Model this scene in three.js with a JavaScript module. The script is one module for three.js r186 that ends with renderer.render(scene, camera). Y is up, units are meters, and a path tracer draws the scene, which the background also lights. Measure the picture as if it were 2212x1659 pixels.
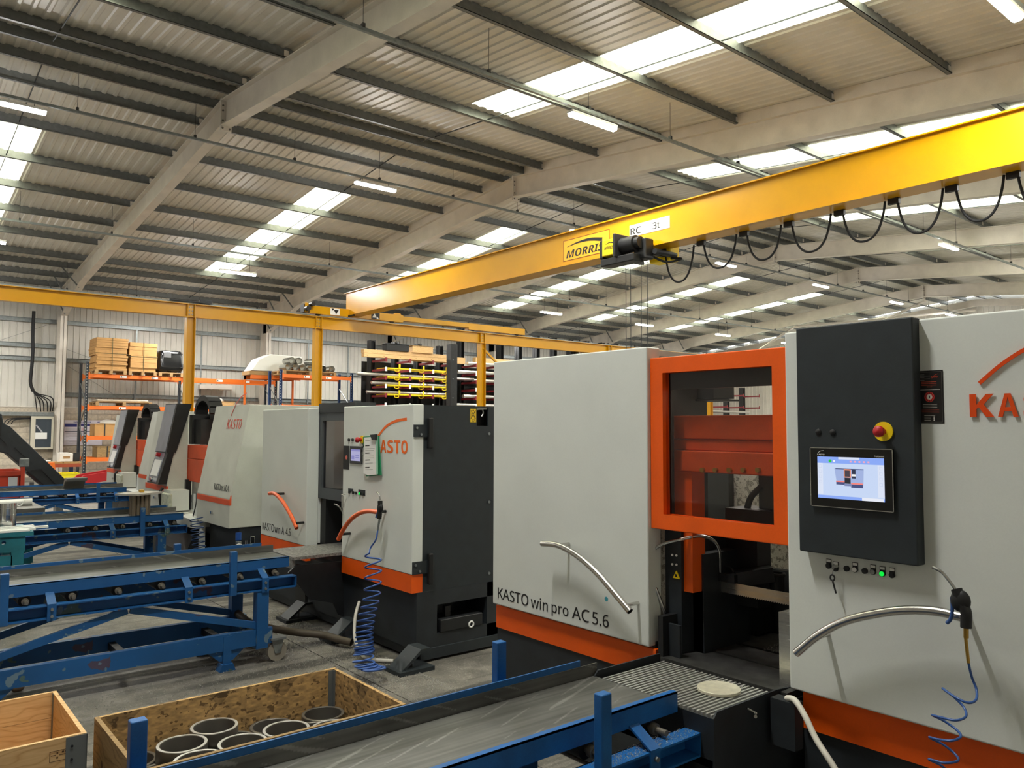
import * as THREE from 'three';
import { RoundedBoxGeometry } from 'three/addons/geometries/RoundedBoxGeometry.js';
import { TextGeometry } from 'three/addons/geometries/TextGeometry.js';
import { FontLoader } from 'three/addons/loaders/FontLoader.js';
import { mergeGeometries } from 'three/addons/utils/BufferGeometryUtils.js';
import { RectAreaLightUniformsLib } from 'three/addons/lights/RectAreaLightUniformsLib.js';

// ---------- camera, sky, exposure ----------
const FX = 1700.95, YAW = 0.687404, PITCH = 0.0557598, ROLL = 0.00334813, EYE = 1.8;
const scene = new THREE.Scene();
const camera = new THREE.PerspectiveCamera(2 * Math.atan(829.5 / FX) * 180 / Math.PI, 4 / 3, 0.05, 200);
const fwd = new THREE.Vector3(Math.sin(YAW) * Math.cos(PITCH), Math.sin(PITCH), -Math.cos(YAW) * Math.cos(PITCH));
const r0 = new THREE.Vector3(Math.cos(YAW), 0, Math.sin(YAW)), u0 = new THREE.Vector3().crossVectors(r0, fwd);
const right = r0.clone().multiplyScalar(Math.cos(ROLL)).addScaledVector(u0, Math.sin(ROLL));
const up = u0.clone().multiplyScalar(Math.cos(ROLL)).addScaledVector(r0, -Math.sin(ROLL));
camera.position.set(0, EYE, 0);
camera.quaternion.setFromRotationMatrix(new THREE.Matrix4().makeBasis(right, up, fwd.clone().negate()));
scene.add(camera);
const renderer = new THREE.WebGLRenderer({ antialias: true });
renderer.toneMapping = THREE.LinearToneMapping;
renderer.toneMappingExposure = 2.15;
renderer.shadowMap.enabled = true;
RectAreaLightUniformsLib.init();
scene.background = new THREE.Color(8.0, 8.3, 8.4);      // bright overcast sky, seen only through the rooflights
const LAMP_NITS = 195;                                    // brightness of every LED batten
const LAMP_TINT = new THREE.Color(1, 0.98, 0.945);

// ---------- helpers ----------
const v3 = (x, y, z) => new THREE.Vector3(x, y, z);
function at(px, py, ax, val) {                            // photo pixel -> point on a known plane of the place
  const d = fwd.clone().multiplyScalar(FX).addScaledVector(right, px - 1106).addScaledVector(up, 829.5 - py);
  const o = v3(0, EYE, 0), t = (val - o[ax]) / d[ax];
  return o.addScaledVector(d, t);
}
let seed = 12345;
const rnd = () => { seed = (seed * 1664525 + 1013904223) >>> 0; return seed / 4294967296; };
const rr = (a, b) => a + (b - a) * rnd();
const used = new Map();
const numbered = n => { const k = used.get(n) || 0; used.set(n, k + 1); return k ? n + '_' + String(k).padStart(3, '0') : n; };
const things = [];
function thing(name, label, category, group) {
  const g = new THREE.Group(); g.name = numbered(name); g.userData = { label, category };
  if (group) g.userData.group = group;
  scene.add(g); things.push(g); return g;
}
function structure(name) { const g = new THREE.Group(); g.name = name; g.userData = { kind: 'structure' }; scene.add(g); return g; }
const EMPTY = new THREE.Matrix4();
function boxUV(g) {                                       // uv in metres by the way each face points
  const p = g.attributes.position, n = g.attributes.normal, uv = new Float32Array(p.count * 2);
  for (let i = 0; i < p.count; i++) {
    const a = Math.abs(n.getX(i)), b = Math.abs(n.getY(i)), c = Math.abs(n.getZ(i));
    if (b >= a && b >= c) { uv[2 * i] = p.getX(i); uv[2 * i + 1] = p.getZ(i); }
    else if (a >= c) { uv[2 * i] = p.getZ(i); uv[2 * i + 1] = p.getY(i); }
    else { uv[2 * i] = p.getX(i); uv[2 * i + 1] = p.getY(i); }
  }
  g.setAttribute('uv', new THREE.BufferAttribute(uv, 2)); return g;
}
function clean(g) {
  if (g.index) g = g.toNonIndexed();
  for (const k of Object.keys(g.attributes)) if (!['position', 'normal', 'uv'].includes(k)) g.deleteAttribute(k);
  g.clearGroups(); return g;
}
const merge = list => { const a = (Array.isArray(list) ? list.flat(9) : [list]).map(clean); return a.length === 1 ? a[0] : mergeGeometries(a); };
function mesh(name, geos, mat, parent, keepUV) {          // one named mesh out of one or more geometries
  const g = merge(geos); if (!keepUV) boxUV(g);
  const m = new THREE.Mesh(g, mat); m.name = parent === scene ? numbered(name) : name; m.castShadow = m.receiveShadow = true; parent.add(m); return m;
}
function meshes(name, geos, mat, parent) { return geos.map(g => mesh(name, g, mat, parent)); }    // one mesh for each piece
function tag(m, label, category, group) { m.userData = { label, category }; if (group) m.userData.group = group; return m; }
const box = (x0, x1, y0, y1, z0, z1) => new THREE.BoxGeometry(Math.abs(x1 - x0), Math.abs(y1 - y0), Math.abs(z1 - z0)).translate((x0 + x1) / 2, (y0 + y1) / 2, (z0 + z1) / 2);
const rbox = (x0, x1, y0, y1, z0, z1, r = 0.008, s = 2) => new RoundedBoxGeometry(Math.abs(x1 - x0), Math.abs(y1 - y0), Math.abs(z1 - z0), s, r).translate((x0 + x1) / 2, (y0 + y1) / 2, (z0 + z1) / 2);
function shapeOf(pts) { const s = new THREE.Shape(); pts.forEach(([a, b], i) => i ? s.lineTo(a, b) : s.moveTo(a, b)); s.closePath(); return s; }
function prism(axis, pts, a, b, bevel = 0, holes = []) {  // polygon pulled along an axis; 'x': [z,y], 'z': [x,y], 'y': [x,z]
  const f = axis === 'x' ? ([z, y]) => [-z, y] : axis === 'y' ? ([x, z]) => [x, -z] : p => p;
  const s = shapeOf(pts.map(f)); for (const h of holes) s.holes.push(new THREE.Path(shapeOf(h.map(f)).getPoints()));
  if (a > b) [a, b] = [b, a];
  const g = new THREE.ExtrudeGeometry(s, bevel ? { depth: b - a - 2 * bevel, bevelEnabled: true, bevelSize: bevel, bevelOffset: -bevel, bevelThickness: bevel, bevelSegments: 2, curveSegments: 8 } : { depth: b - a, bevelEnabled: false, curveSegments: 8 });
  g.translate(0, 0, a + bevel);
  if (axis === 'x') g.applyMatrix4(new THREE.Matrix4().set(0, 0, 1, 0, 0, 1, 0, 0, -1, 0, 0, 0, 0, 0, 0, 1));
  if (axis === 'y') g.applyMatrix4(new THREE.Matrix4().set(1, 0, 0, 0, 0, 0, 1, 0, 0, -1, 0, 0, 0, 0, 0, 1));
  return g;
}
function cyl(p, q, r, seg = 12, r2 = r) {
  p = Array.isArray(p) ? v3(...p) : p; q = Array.isArray(q) ? v3(...q) : q;
  const d = q.clone().sub(p), L = d.length();
  const g = new THREE.CylinderGeometry(r2, r, L, seg); g.translate(0, L / 2, 0);
  g.applyQuaternion(new THREE.Quaternion().setFromUnitVectors(v3(0, 1, 0), d.normalize())); return g.translate(p.x, p.y, p.z);
}
function bar(p, q, w, h) {                                // rectangular bar between two points, h measured upwards
  p = Array.isArray(p) ? v3(...p) : p; q = Array.isArray(q) ? v3(...q) : q;
  const d = q.clone().sub(p), L = d.length(), zA = d.normalize(), xA = v3().crossVectors(Math.abs(zA.y) > 0.99 ? v3(1, 0, 0) : v3(0, 1, 0), zA).normalize(), yA = v3().crossVectors(zA, xA);
  const g = new THREE.BoxGeometry(w, h, L); g.translate(0, 0, L / 2);
  return g.applyMatrix4(new THREE.Matrix4().makeBasis(xA, yA, zA)).translate(p.x, p.y, p.z);
}
function tube(pts, r, n = 40, radial = 8) { return new THREE.TubeGeometry(new THREE.CatmullRomCurve3(pts.map(p => Array.isArray(p) ? v3(...p) : p)), n, r, radial, false); }
function lathe(prof, c, seg = 24) { return new THREE.LatheGeometry(prof.map(([r, y]) => new THREE.Vector2(r, y)), seg).translate(...c); }
function ringGeo(R, r, h, c, seg = 40) { return lathe([[r, 0], [R, 0], [R, h - 0.003], [R - 0.003, h], [r + 0.003, h], [r, h - 0.003], [r, 0]], c, seg); }
const FACE_X = new THREE.Matrix4().set(0, 0, -1, 0, 0, 1, 0, 0, 1, 0, 0, 0, 0, 0, 0, 1);   // drawing plane -> a face that looks to -x
const faceX = (g, x, y, z) => g.applyMatrix4(FACE_X).translate(x, y, z);
const loader = new FontLoader();
const fontR = await loader.loadAsync('fonts/droid/droid_sans_regular.typeface.json');
const fontB = await loader.loadAsync('fonts/droid/droid_sans_bold.typeface.json');
function text(str, w, h, depth = 0.001, font = fontR, skew = 0) {   // lettering w wide and h high (bounding box), lower left corner at 0,0
  const g = new TextGeometry(str, { font, size: 1, depth: 1, curveSegments: 5, bevelEnabled: false });
  g.computeBoundingBox(); const b = g.boundingBox;
  g.translate(-b.min.x, -b.min.y, 0); g.scale(w / (b.max.x - b.min.x), h / (b.max.y - b.min.y), depth);
  if (skew) g.applyMatrix4(new THREE.Matrix4().makeShear(0, 0, skew, 0, 0, 0));
  g.computeVertexNormals(); return g;
}
function heavy(str, w, h, depth, k) {                    // lettering with thickened strokes
  return [text(str, w, h, depth, fontB)];
}
function stroke(pts, w, depth) {                          // band of given width along points of the drawing plane; w may be a function of 0..1
  const c = new THREE.CatmullRomCurve3(pts.map(([a, b]) => v3(a, b, 0))), L = [], R = [], N = 40;
  for (let i = 0; i <= N; i++) { const p = c.getPoint(i / N), t = c.getTangent(i / N), hw = (typeof w === 'function' ? w(i / N) : w) / 2; L.push([p.x - t.y * hw, p.y + t.x * hw]); R.unshift([p.x + t.y * hw, p.y - t.x * hw]); }
  return new THREE.ExtrudeGeometry(shapeOf([...L, ...R]), { depth, bevelEnabled: false });
}
// value noise for the procedural textures
const perm = new Float32Array(65536); for (let i = 0; i < 65536; i++) perm[i] = rnd();
function vn(x, y, per, py = per) {
  const xi = Math.floor(x), yi = Math.floor(y), fx = x - xi, fy = y - yi, s = fx * fx * (3 - 2 * fx), t = fy * fy * (3 - 2 * fy);
  const h = (a, b) => perm[((((a % per) + per) % per) * 251 + (((b % py) + py) % py) * 641) & 65535];
  return (h(xi, yi) * (1 - s) + h(xi + 1, yi) * s) * (1 - t) + (h(xi, yi + 1) * (1 - s) + h(xi + 1, yi + 1) * s) * t;
}
const fbm = (x, y, per, o = 4, py = per) => { let v = 0, a = 0.5, n = 0; for (let i = 0; i < o; i++) { v += a * vn(x, y, per, py); n += a; x *= 2; y *= 2; per *= 2; py *= 2; a *= 0.5; } return v / n; };
function dataTex(n, fn, perMetre, srgb = true, my = perMetre) {   // fn(u,v) -> [r,g,b] 0..255 over one tile
  const d = new Uint8Array(n * n * 4);
  for (let j = 0; j < n; j++) for (let i = 0; i < n; i++) { const c = fn(i / n, j / n), k = (j * n + i) * 4; d[k] = c[0]; d[k + 1] = c[1]; d[k + 2] = c[2]; d[k + 3] = 255; }
  const t = new THREE.DataTexture(d, n, n); t.wrapS = t.wrapT = THREE.RepeatWrapping; t.magFilter = THREE.LinearFilter; t.minFilter = THREE.LinearMipmapLinearFilter; t.generateMipmaps = true;
  t.repeat.set(perMetre, my); if (srgb) t.colorSpace = THREE.SRGBColorSpace; t.needsUpdate = true; return t;
}
function canvasTex(w, h, draw) { const c = document.createElement('canvas'); c.width = w; c.height = h; const g = c.getContext('2d'); draw(g, w, h); const t = new THREE.CanvasTexture(c); t.colorSpace = THREE.SRGBColorSpace; return t; }
const S = (color, roughness = 0.5, metalness = 0, more = {}) => new THREE.MeshStandardMaterial({ color, roughness, metalness, ...more });
const clampc = x => Math.max(0, Math.min(255, x));
function mottle(hex, amount, scale, perMetre, stretch = 1, n = 256) {   // a paint or sheet colour with grain and patches
  const c = new THREE.Color(hex), k = [c.r, c.g, c.b].map(x => Math.round(255 * (x <= 0.0031308 ? 12.92 * x : 1.055 * Math.pow(x, 1 / 2.4) - 0.055)));
  return dataTex(n, (u, v) => { const f = 1 + amount * (fbm(u * scale, v * scale * stretch, scale, 4, scale * stretch) * 2 - 1) + amount * 0.5 * (perm[(Math.floor(u * 997) * 131 + Math.floor(v * 991) * 57) & 65535] - 0.5); return k.map(x => clampc(x * f)); }, perMetre);
}
const grain = dataTex(256, (u, v) => { const f = 255 * (0.5 * fbm(u * 32, v * 32, 32, 3) + 0.5 * perm[(Math.floor(u * 256) * 91 + Math.floor(v * 256) * 331) & 65535]); return [f, f, f]; }, 4, false);
const brushed = dataTex(256, (u, v) => { const f = 120 + 135 * fbm(u * 4, v * 128, 4, 2, 128); return [f, f, f]; }, 2, false);
const woodTex = (hex, dark, perMetre) => {
  const c = new THREE.Color(hex).convertLinearToSRGB(), d = new THREE.Color(dark).convertLinearToSRGB();
  return dataTex(512, (u, v) => {
    const w = fbm(u * 3, v * 6, 3, 3, 6) * 5 + v * 22, r = Math.abs((w % 1) - 0.5) * 2; let f = 0.35 * Math.pow(r, 4) + 0.25 * fbm(u * 8, v * 128, 8, 2, 128);
    for (const [kx, ky] of [[0.2, 0.3], [0.63, 0.72], [0.85, 0.15], [0.4, 0.9]]) { const q = Math.hypot((u - kx) * 1.2, v - ky); if (q < 0.03) f = 0.95 - q * 8; }
    return [c.r, c.g, c.b].map((x, i) => clampc(255 * (x * (1 - f) + [d.r, d.g, d.b][i] * f)));
  }, perMetre);
};
// ---------- shared materials ----------
const offsetTex = (t, x, y) => { t.offset.set(x, y); return t; };
const MT = {
  cladding: S(0xffffff, 0.6, 0, { map: mottle(0xcfccc3, 0.05, 4, 0.5) }),
  roofSheet: S(0xffffff, 0.42, 0, { map: mottle(0xd2cec3, 0.06, 4, 0.5) }),
  frame: S(0xffffff, 0.6, 0, { map: mottle(0xd8d1c6, 0.06, 6, 0.6) }),
  galv: S(0xffffff, 0.42, 0.55, { map: mottle(0x868c8c, 0.12, 16, 1.5) }),
  purlin: S(0xffffff, 0.45, 0.3, { map: mottle(0x727574, 0.1, 16, 1) }),
  white: S(0xe9e9e6, 0.5), paper: S(0xeeeeea, 0.8), black: S(0x141516, 0.5), rubber: S(0x17181a, 0.65), dark: S(0x24282b, 0.55),
  blackMetal: S(0xffffff, 0.5, 0.2, { map: mottle(0x1d1f21, 0.25, 8, 2) }),
  yellow: S(0xffffff, 0.3, 0, { map: mottle(0xcc9400, 0.03, 4, 0.7) }), caution: S(0xf0d000, 0.5),
  light: S(0xffffff, 0.5, 0, { map: mottle(0xd7dbd6, 0.025, 4, 1), bumpMap: grain, bumpScale: 0.0002 }),
  orange: S(0xffffff, 0.42, 0, { map: mottle(0xee5c04, 0.05, 6, 1) }),
  anth: S(0xffffff, 0.55, 0, { map: mottle(0x232a2e, 0.1, 8, 2), bumpMap: grain, bumpScale: 0.0003 }),
  base: S(0xffffff, 0.55, 0.1, { map: mottle(0x262b2f, 0.2, 6, 1.5) }),
  blue: S(0xffffff, 0.45, 0, { map: mottle(0x175c9c, 0.16, 8, 1.2) }),
  blueWorn: S(0xffffff, 0.5, 0, { map: dataTex(512, (u, v) => { const f = fbm(u * 6, v * 6, 6, 5), g = fbm(u * 24 + 3, v * 24, 24, 3), k = 0.86 + 0.28 * f; let c = [18 * k, 82 * k, 140 * k]; if (f > 0.66 && g > 0.55) c = [74, 66, 88]; if (f < 0.27 && g > 0.55) c = [72, 96, 96]; if (g > 0.78) c = [96, 120, 140]; return c; }, 0.6) }),
  steel: S(0xffffff, 0.3, 0.9, { map: mottle(0xb8b8b4, 0.1, 12, 1), roughnessMap: brushed }),
  bedSteel: S(0xffffff, 0.55, 0.8, { map: offsetTex(dataTex(1024, (u, v) => { const f = 92 + 40 * fbm(u * 20, v * 20, 20, 4) + 34 * (fbm(u * 12, v * 400, 12, 2, 400) - 0.5) + (fbm(u * 100 + v * 260, v * 40, 512, 2) > 0.74 ? 30 : 0); return [f, f, f - 4]; }, 0.2), 0.4, 0.1) }),
  stainless: S(0xc9c7c2, 0.26, 1), chrome: S(0xd8d8d6, 0.12, 1), brass: S(0xb08d45, 0.35, 0.9),
  tableIron: S(0xffffff, 0.5, 0.6, { map: mottle(0x4a4a48, 0.3, 10, 2) }),
  red: S(0xb3171f, 0.45), green: S(0x1c8a5a, 0.5), teal: S(0xffffff, 0.5, 0, { map: mottle(0x1d6a78, 0.15, 6, 1.5) }),
  rackOrange: S(0xe5701f, 0.5), rackGrey: S(0x4a4f55, 0.5, 0.3), rackBlue: S(0x22406f, 0.5), rackRed: S(0x7d1f26, 0.5),
  pine: S(0xffffff, 0.7, 0, { map: woodTex(0xe6c28c, 0xa8713a, 1.4) }), oldWood: S(0xffffff, 0.8, 0, { map: woodTex(0xa98b5c, 0x4a3722, 1.4) }), osb: S(0xffffff, 0.8, 0, { map: dataTex(512, (u, v) => { const f = fbm(u * 26, v * 60, 64, 3), g = fbm(u * 34 + 9, v * 44, 64, 3), h = fbm(u * 4, v * 4, 4, 3), k = 0.72 + 0.5 * f; let c = [188 * k, 152 * k, 98 * k]; if (g > 0.68) c = [116, 90, 54]; if (h > 0.62) c = c.map(x => x * 0.78); return c; }, 1.2) }),
  card: S(0xffffff, 0.8, 0, { map: mottle(0xb98d56, 0.08, 6, 1) }), palletWood: S(0xffffff, 0.85, 0, { map: woodTex(0xb79466, 0x6a4e30, 1.2) }),
};
// ---------- the hall ----------
const XB = -9.7, XE = 42.8, ZL = -32.3, ZR = 2.6, ZRIDGE = -15.5, PITCHR = 0.0975;
const roofY = z => 8.30 - PITCHR * Math.abs(z - ZRIDGE);            // underside of the purlins
const FRAMES = [-2.17, 5.33, 12.83, 18.83, 24.83, 30.83, 36.83];
{
  const fl = structure('floor');
  const concrete = dataTex(1024, (u, v) => {
    const f = fbm(u * 5, v * 5, 5, 5), g = fbm(u * 64, v * 64, 64, 3), s = fbm(u * 2, v * 40, 2, 3, 40), t = fbm(u * 3, v * 110, 3, 2, 110);
    let k = 0.64 + 0.24 * (f - 0.5) + 0.22 * (g - 0.5);
    if (s > 0.56) k -= Math.min(0.2, (s - 0.56) * 1.6) * (0.5 + g); if (t > 0.66) k -= 0.1 * (0.4 + g);
    if (f < 0.36) k -= (0.36 - f) * 1.3 * (0.4 + g);
    const n = perm[(Math.floor(u * 1024) * 17 + Math.floor(v * 1024) * 211) & 65535]; k += (n - 0.5) * 0.12; if (n > 0.985) k += 0.22;
    return [186 * k, 180 * k, 168 * k].map(clampc);
  }, 1 / 6);
  const mat = S(0xffffff, 0.62, 0, { map: concrete, bumpMap: grain, bumpScale: 0.0012 });
  const xs = [XB, -2.2, 2.845, 8, 13, 18, 23, 28, 33, 38, XE], zs = [ZL, -25, -18, -11, -2.2, ZR];
  for (let i = 0; i + 1 < xs.length; i++) for (let j = 0; j + 1 < zs.length; j++) mesh('slab', box(xs[i] + 0.004, xs[i + 1] - 0.004, -0.15, 0, zs[j] + 0.004, zs[j + 1] - 0.004), mat, fl);
  mesh('subfloor', box(XB, XE, -0.3, -0.02, ZL, ZR), S(0x2b2926, 0.9), fl);
}
function ribbed(a0, a1, b0, b1, place, rib = 0.022, pitch = 0.2, wide = 0.05) {      // sheet with ribs every 0.2 m along its width
  const P = []; const n0 = Math.ceil(a0 / pitch), n1 = Math.floor(a1 / pitch);
  P.push([a0, 0]); for (let i = n0; i <= n1; i++) { const c = i * pitch; for (const [o, h] of [[-wide, 0], [-wide / 2, 1], [wide / 2, 1], [wide, 0]]) if (c + o > a0 && c + o < a1) P.push([c + o, h * rib]); } P.push([a1, 0]);
  const pos = []; for (let i = 0; i + 1 < P.length; i++) { const [p, q] = [P[i], P[i + 1]]; const A = place(p[0], b0, p[1]), B = place(q[0], b0, q[1]), C = place(q[0], b1, q[1]), D = place(p[0], b1, p[1]); pos.push(...A, ...B, ...C, ...A, ...C, ...D); }
  const g = new THREE.BufferGeometry(); g.setAttribute('position', new THREE.Float32BufferAttribute(pos, 3)); g.setAttribute('uv', new THREE.Float32BufferAttribute(new Float32Array(pos.length / 3 * 2), 2)); g.computeVertexNormals(); return g;
}
const roofLights = [[1.65, 2.7], [9.0, 10.05], [15.35, 16.4], [21.8, 22.9], [27.8, 28.9], [33.7, 34.8], [39.4, 40.5]];
{
  const ce = structure('ceiling');
  const sheetMat = MT.roofSheet.clone(); sheetMat.side = THREE.DoubleSide;
  const glaze = new THREE.MeshPhysicalMaterial({ color: 0xf3f0cf, roughness: 0.95, transmission: 0.62, thickness: 0, side: THREE.DoubleSide });
  const deck = S(0x8b8f8c, 0.8);
  const under = (x, z, d) => [x, roofY(z) + 0.205 - d, z];
  const bays = [XB, ...FRAMES, XE];
  for (const [zr, ze, s0, s1] of [[ZRIDGE, ZL - 0.2, -18.85, -28.1], [ZRIDGE, ZR + 0.2, -12.25, -1.4]]) {
    for (let b = 0; b + 1 < bays.length; b++) {
      const L = roofLights.find(([p]) => p > bays[b] && p < bays[b + 1]), segs = L ? [[bays[b], L[0], 0], [L[0], L[1], 1], [L[1], bays[b + 1], 0]] : [[bays[b], bays[b + 1], 0]];
      const sh = [], dk = [];
      const slab = (x0, x1, za, zb) => prism('x', [[za, roofY(za) + 0.24], [zb, roofY(zb) + 0.24], [zb, roofY(zb) + 0.34], [za, roofY(za) + 0.34]], x0, x1);
      for (const [x0, x1, k] of segs) {
        const R = (za, zb) => ribbed(x0, x1, za, zb, under);
        if (!k) { sh.push(R(zr, ze)); dk.push(slab(x0, x1, zr, ze)); }
        else { sh.push(R(zr, s0), R(s1, ze)); dk.push(slab(x0, x1, zr, s0), slab(x0, x1, s1, ze)); mesh('rooflight', R(s0, s1), glaze, ce); }
      }
      mesh('roof_sheet', sh, sheetMat, ce); mesh('roof_deck', dk, deck, ce);
    }
  }
  const PZ = [-15.95, -16.85, -18.71, -20.59, -22.4, -24.2, -26.1, -27.96, -29.02, -30.28, -31.59, -15.1, -14.39, -12.47, -10.63, -8.76, -6.82, -4.92, -3.0, -1.1, 0.8];
  const pm = MT.purlin;
  for (let b = 0; b + 1 < bays.length; b++) for (const z of PZ) {
    const y = roofY(z), x0 = bays[b], x1 = bays[b + 1];
    mesh('purlin', [box(x0, x1, y, y + 0.2, z - 0.006, z + 0.006), box(x0, x1, y, y + 0.008, z, z + 0.065), box(x0, x1, y, y + 0.022, z + 0.058, z + 0.065), box(x0, x1, y + 0.192, y + 0.2, z - 0.065, z)], pm, ce);
  }
  const rod = S(0x4b4f50, 0.6, 0.4);
  for (const [a, b] of roofLights) { const x = (a + b) / 2 + 0.05; mesh('sag_rod', [bar([x, roofY(-16) + 0.07, -16], [x, roofY(-31.5) + 0.07, -31.5], 0.018, 0.018), bar([x, roofY(-15) + 0.07, -15], [x, roofY(1) + 0.07, 1], 0.018, 0.018)], rod, ce); }
}
// steel portal frames
{
  const G = 'steel portal frames carrying the roof';
  const yTop = z => roofY(z), D = 0.53, tf = 0.02;
  const labels = { 5.33: 'off-white steel portal frame standing beside the grey electrical enclosure', 12.83: 'off-white portal frame with boards up to the roof above its rafter, behind the stacked tubes' };
  for (const xf of FRAMES) {
    const t = thing('portal_frame', labels[xf] || 'off-white steel portal frame in the row along the hall', 'frame', G);
    const lo = z => yTop(z) - D, hz = -28.6, cz = -31.55, hb = 5.72;
    for (const sgn of [-1, 1]) {
      const Z = z => ZRIDGE + sgn * (ZRIDGE - z);                    // mirror about the ridge; sgn -1 would fold, so use map below
      const m = z => sgn === -1 ? z : Math.min(ZR - 0.3, 2 * ZRIDGE - z);
      const end = m(-32.15), col = m(cz), hzz = m(hz);
      const w = 0.105;
      mesh('rafter', [
        prism('x', [[ZRIDGE, yTop(ZRIDGE) - tf], [end, yTop(end) - tf], [end, hb], [col, hb], [hzz, lo(hzz) + tf], [ZRIDGE, lo(ZRIDGE) + tf]], xf - 0.008, xf + 0.008),
        prism('x', [[ZRIDGE, yTop(ZRIDGE) - 0.001], [end, yTop(end) - 0.001], [end, yTop(end) - tf], [ZRIDGE, yTop(ZRIDGE) - tf]], xf - w, xf + w),
        prism('x', [[ZRIDGE, lo(ZRIDGE)], [hzz, lo(hzz)], [hzz, lo(hzz) + tf], [ZRIDGE, lo(ZRIDGE) + tf]], xf - w, xf + w),
        prism('x', [[hzz, lo(hzz)], [col, hb], [col, hb + tf], [hzz, lo(hzz) + tf]], xf - w, xf + w)], MT.frame, t);
      mesh('column', [box(xf - w, xf + w, 0, sgn === -1 ? 6.6 : 6.3, col, col + sgn * 0.02), box(xf - w, xf + w, 0, 6.6, end, end - sgn * 0.02), box(xf - 0.008, xf + 0.008, 0, 6.6, Math.min(end, col), Math.max(end, col))], MT.frame, t);
      const st = [];
      for (const pz of [-29.02, -30.28, -31.3]) { const z = m(pz); for (const s of [-1]) st.push(bar([xf + s * 0.55, yTop(z) + 0.03, z], [xf + s * 0.02, Math.max(lo(z) - (pz < hz ? (hz - pz) * 0.24 : 0), hb) + 0.03, z], 0.04, 0.04)); }
      for (const g of st) mesh('fly_brace', g, MT.purlin, t);
    }
    const pl = mesh('apex_plate', [box(xf - 0.11, xf + 0.11, lo(ZRIDGE) - 0.1, yTop(ZRIDGE) + 0.02, ZRIDGE - 0.025, ZRIDGE + 0.025)], MT.frame, t);
    const bo = []; for (const sx of [-0.07, 0.07]) for (const y of [-0.05, 0.1, 0.3, 0.4]) bo.push(cyl([xf + sx, lo(ZRIDGE) + y, ZRIDGE - 0.045], [xf + sx, lo(ZRIDGE) + y, ZRIDGE + 0.045], 0.02, 6));
    meshes('bolt', bo, S(0x77736c, 0.6, 0.3), pl);
    const cl = []; for (const z of [-16.85, -18.71, -20.59, -22.4, -24.2, -26.1, -14.39, -12.47, -10.63, -8.76, -6.82, -4.92]) cl.push(box(xf - 0.1, xf - 0.02, roofY(z) - 0.001, roofY(z) + 0.15, z + 0.012, z + 0.02));
    meshes('purlin_cleat', cl, MT.frame, t);
    if (xf === 12.83) {
      const pz = [-31.59, -30.28, -29.02, -27.96, -26.1, -24.2, -22.4, -20.59, -18.71, -16.85, -15.95, -15.1, -14.39, -12.47, -10.63, -8.76, -6.82, -4.92, -3.0];
      for (let i = 0; i + 1 < pz.length; i++) { const a = pz[i] + 0.05, b = pz[i + 1] - 0.02; if (a < ZRIDGE && b > ZRIDGE) continue; mesh('closure_board', prism('x', [[a, roofY(a)], [b, roofY(b)], [b, roofY(b) + 0.2], [a, roofY(a) + 0.2]], xf - 0.1, xf - 0.08), MT.frame, t); }
    }
  }
}
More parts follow.
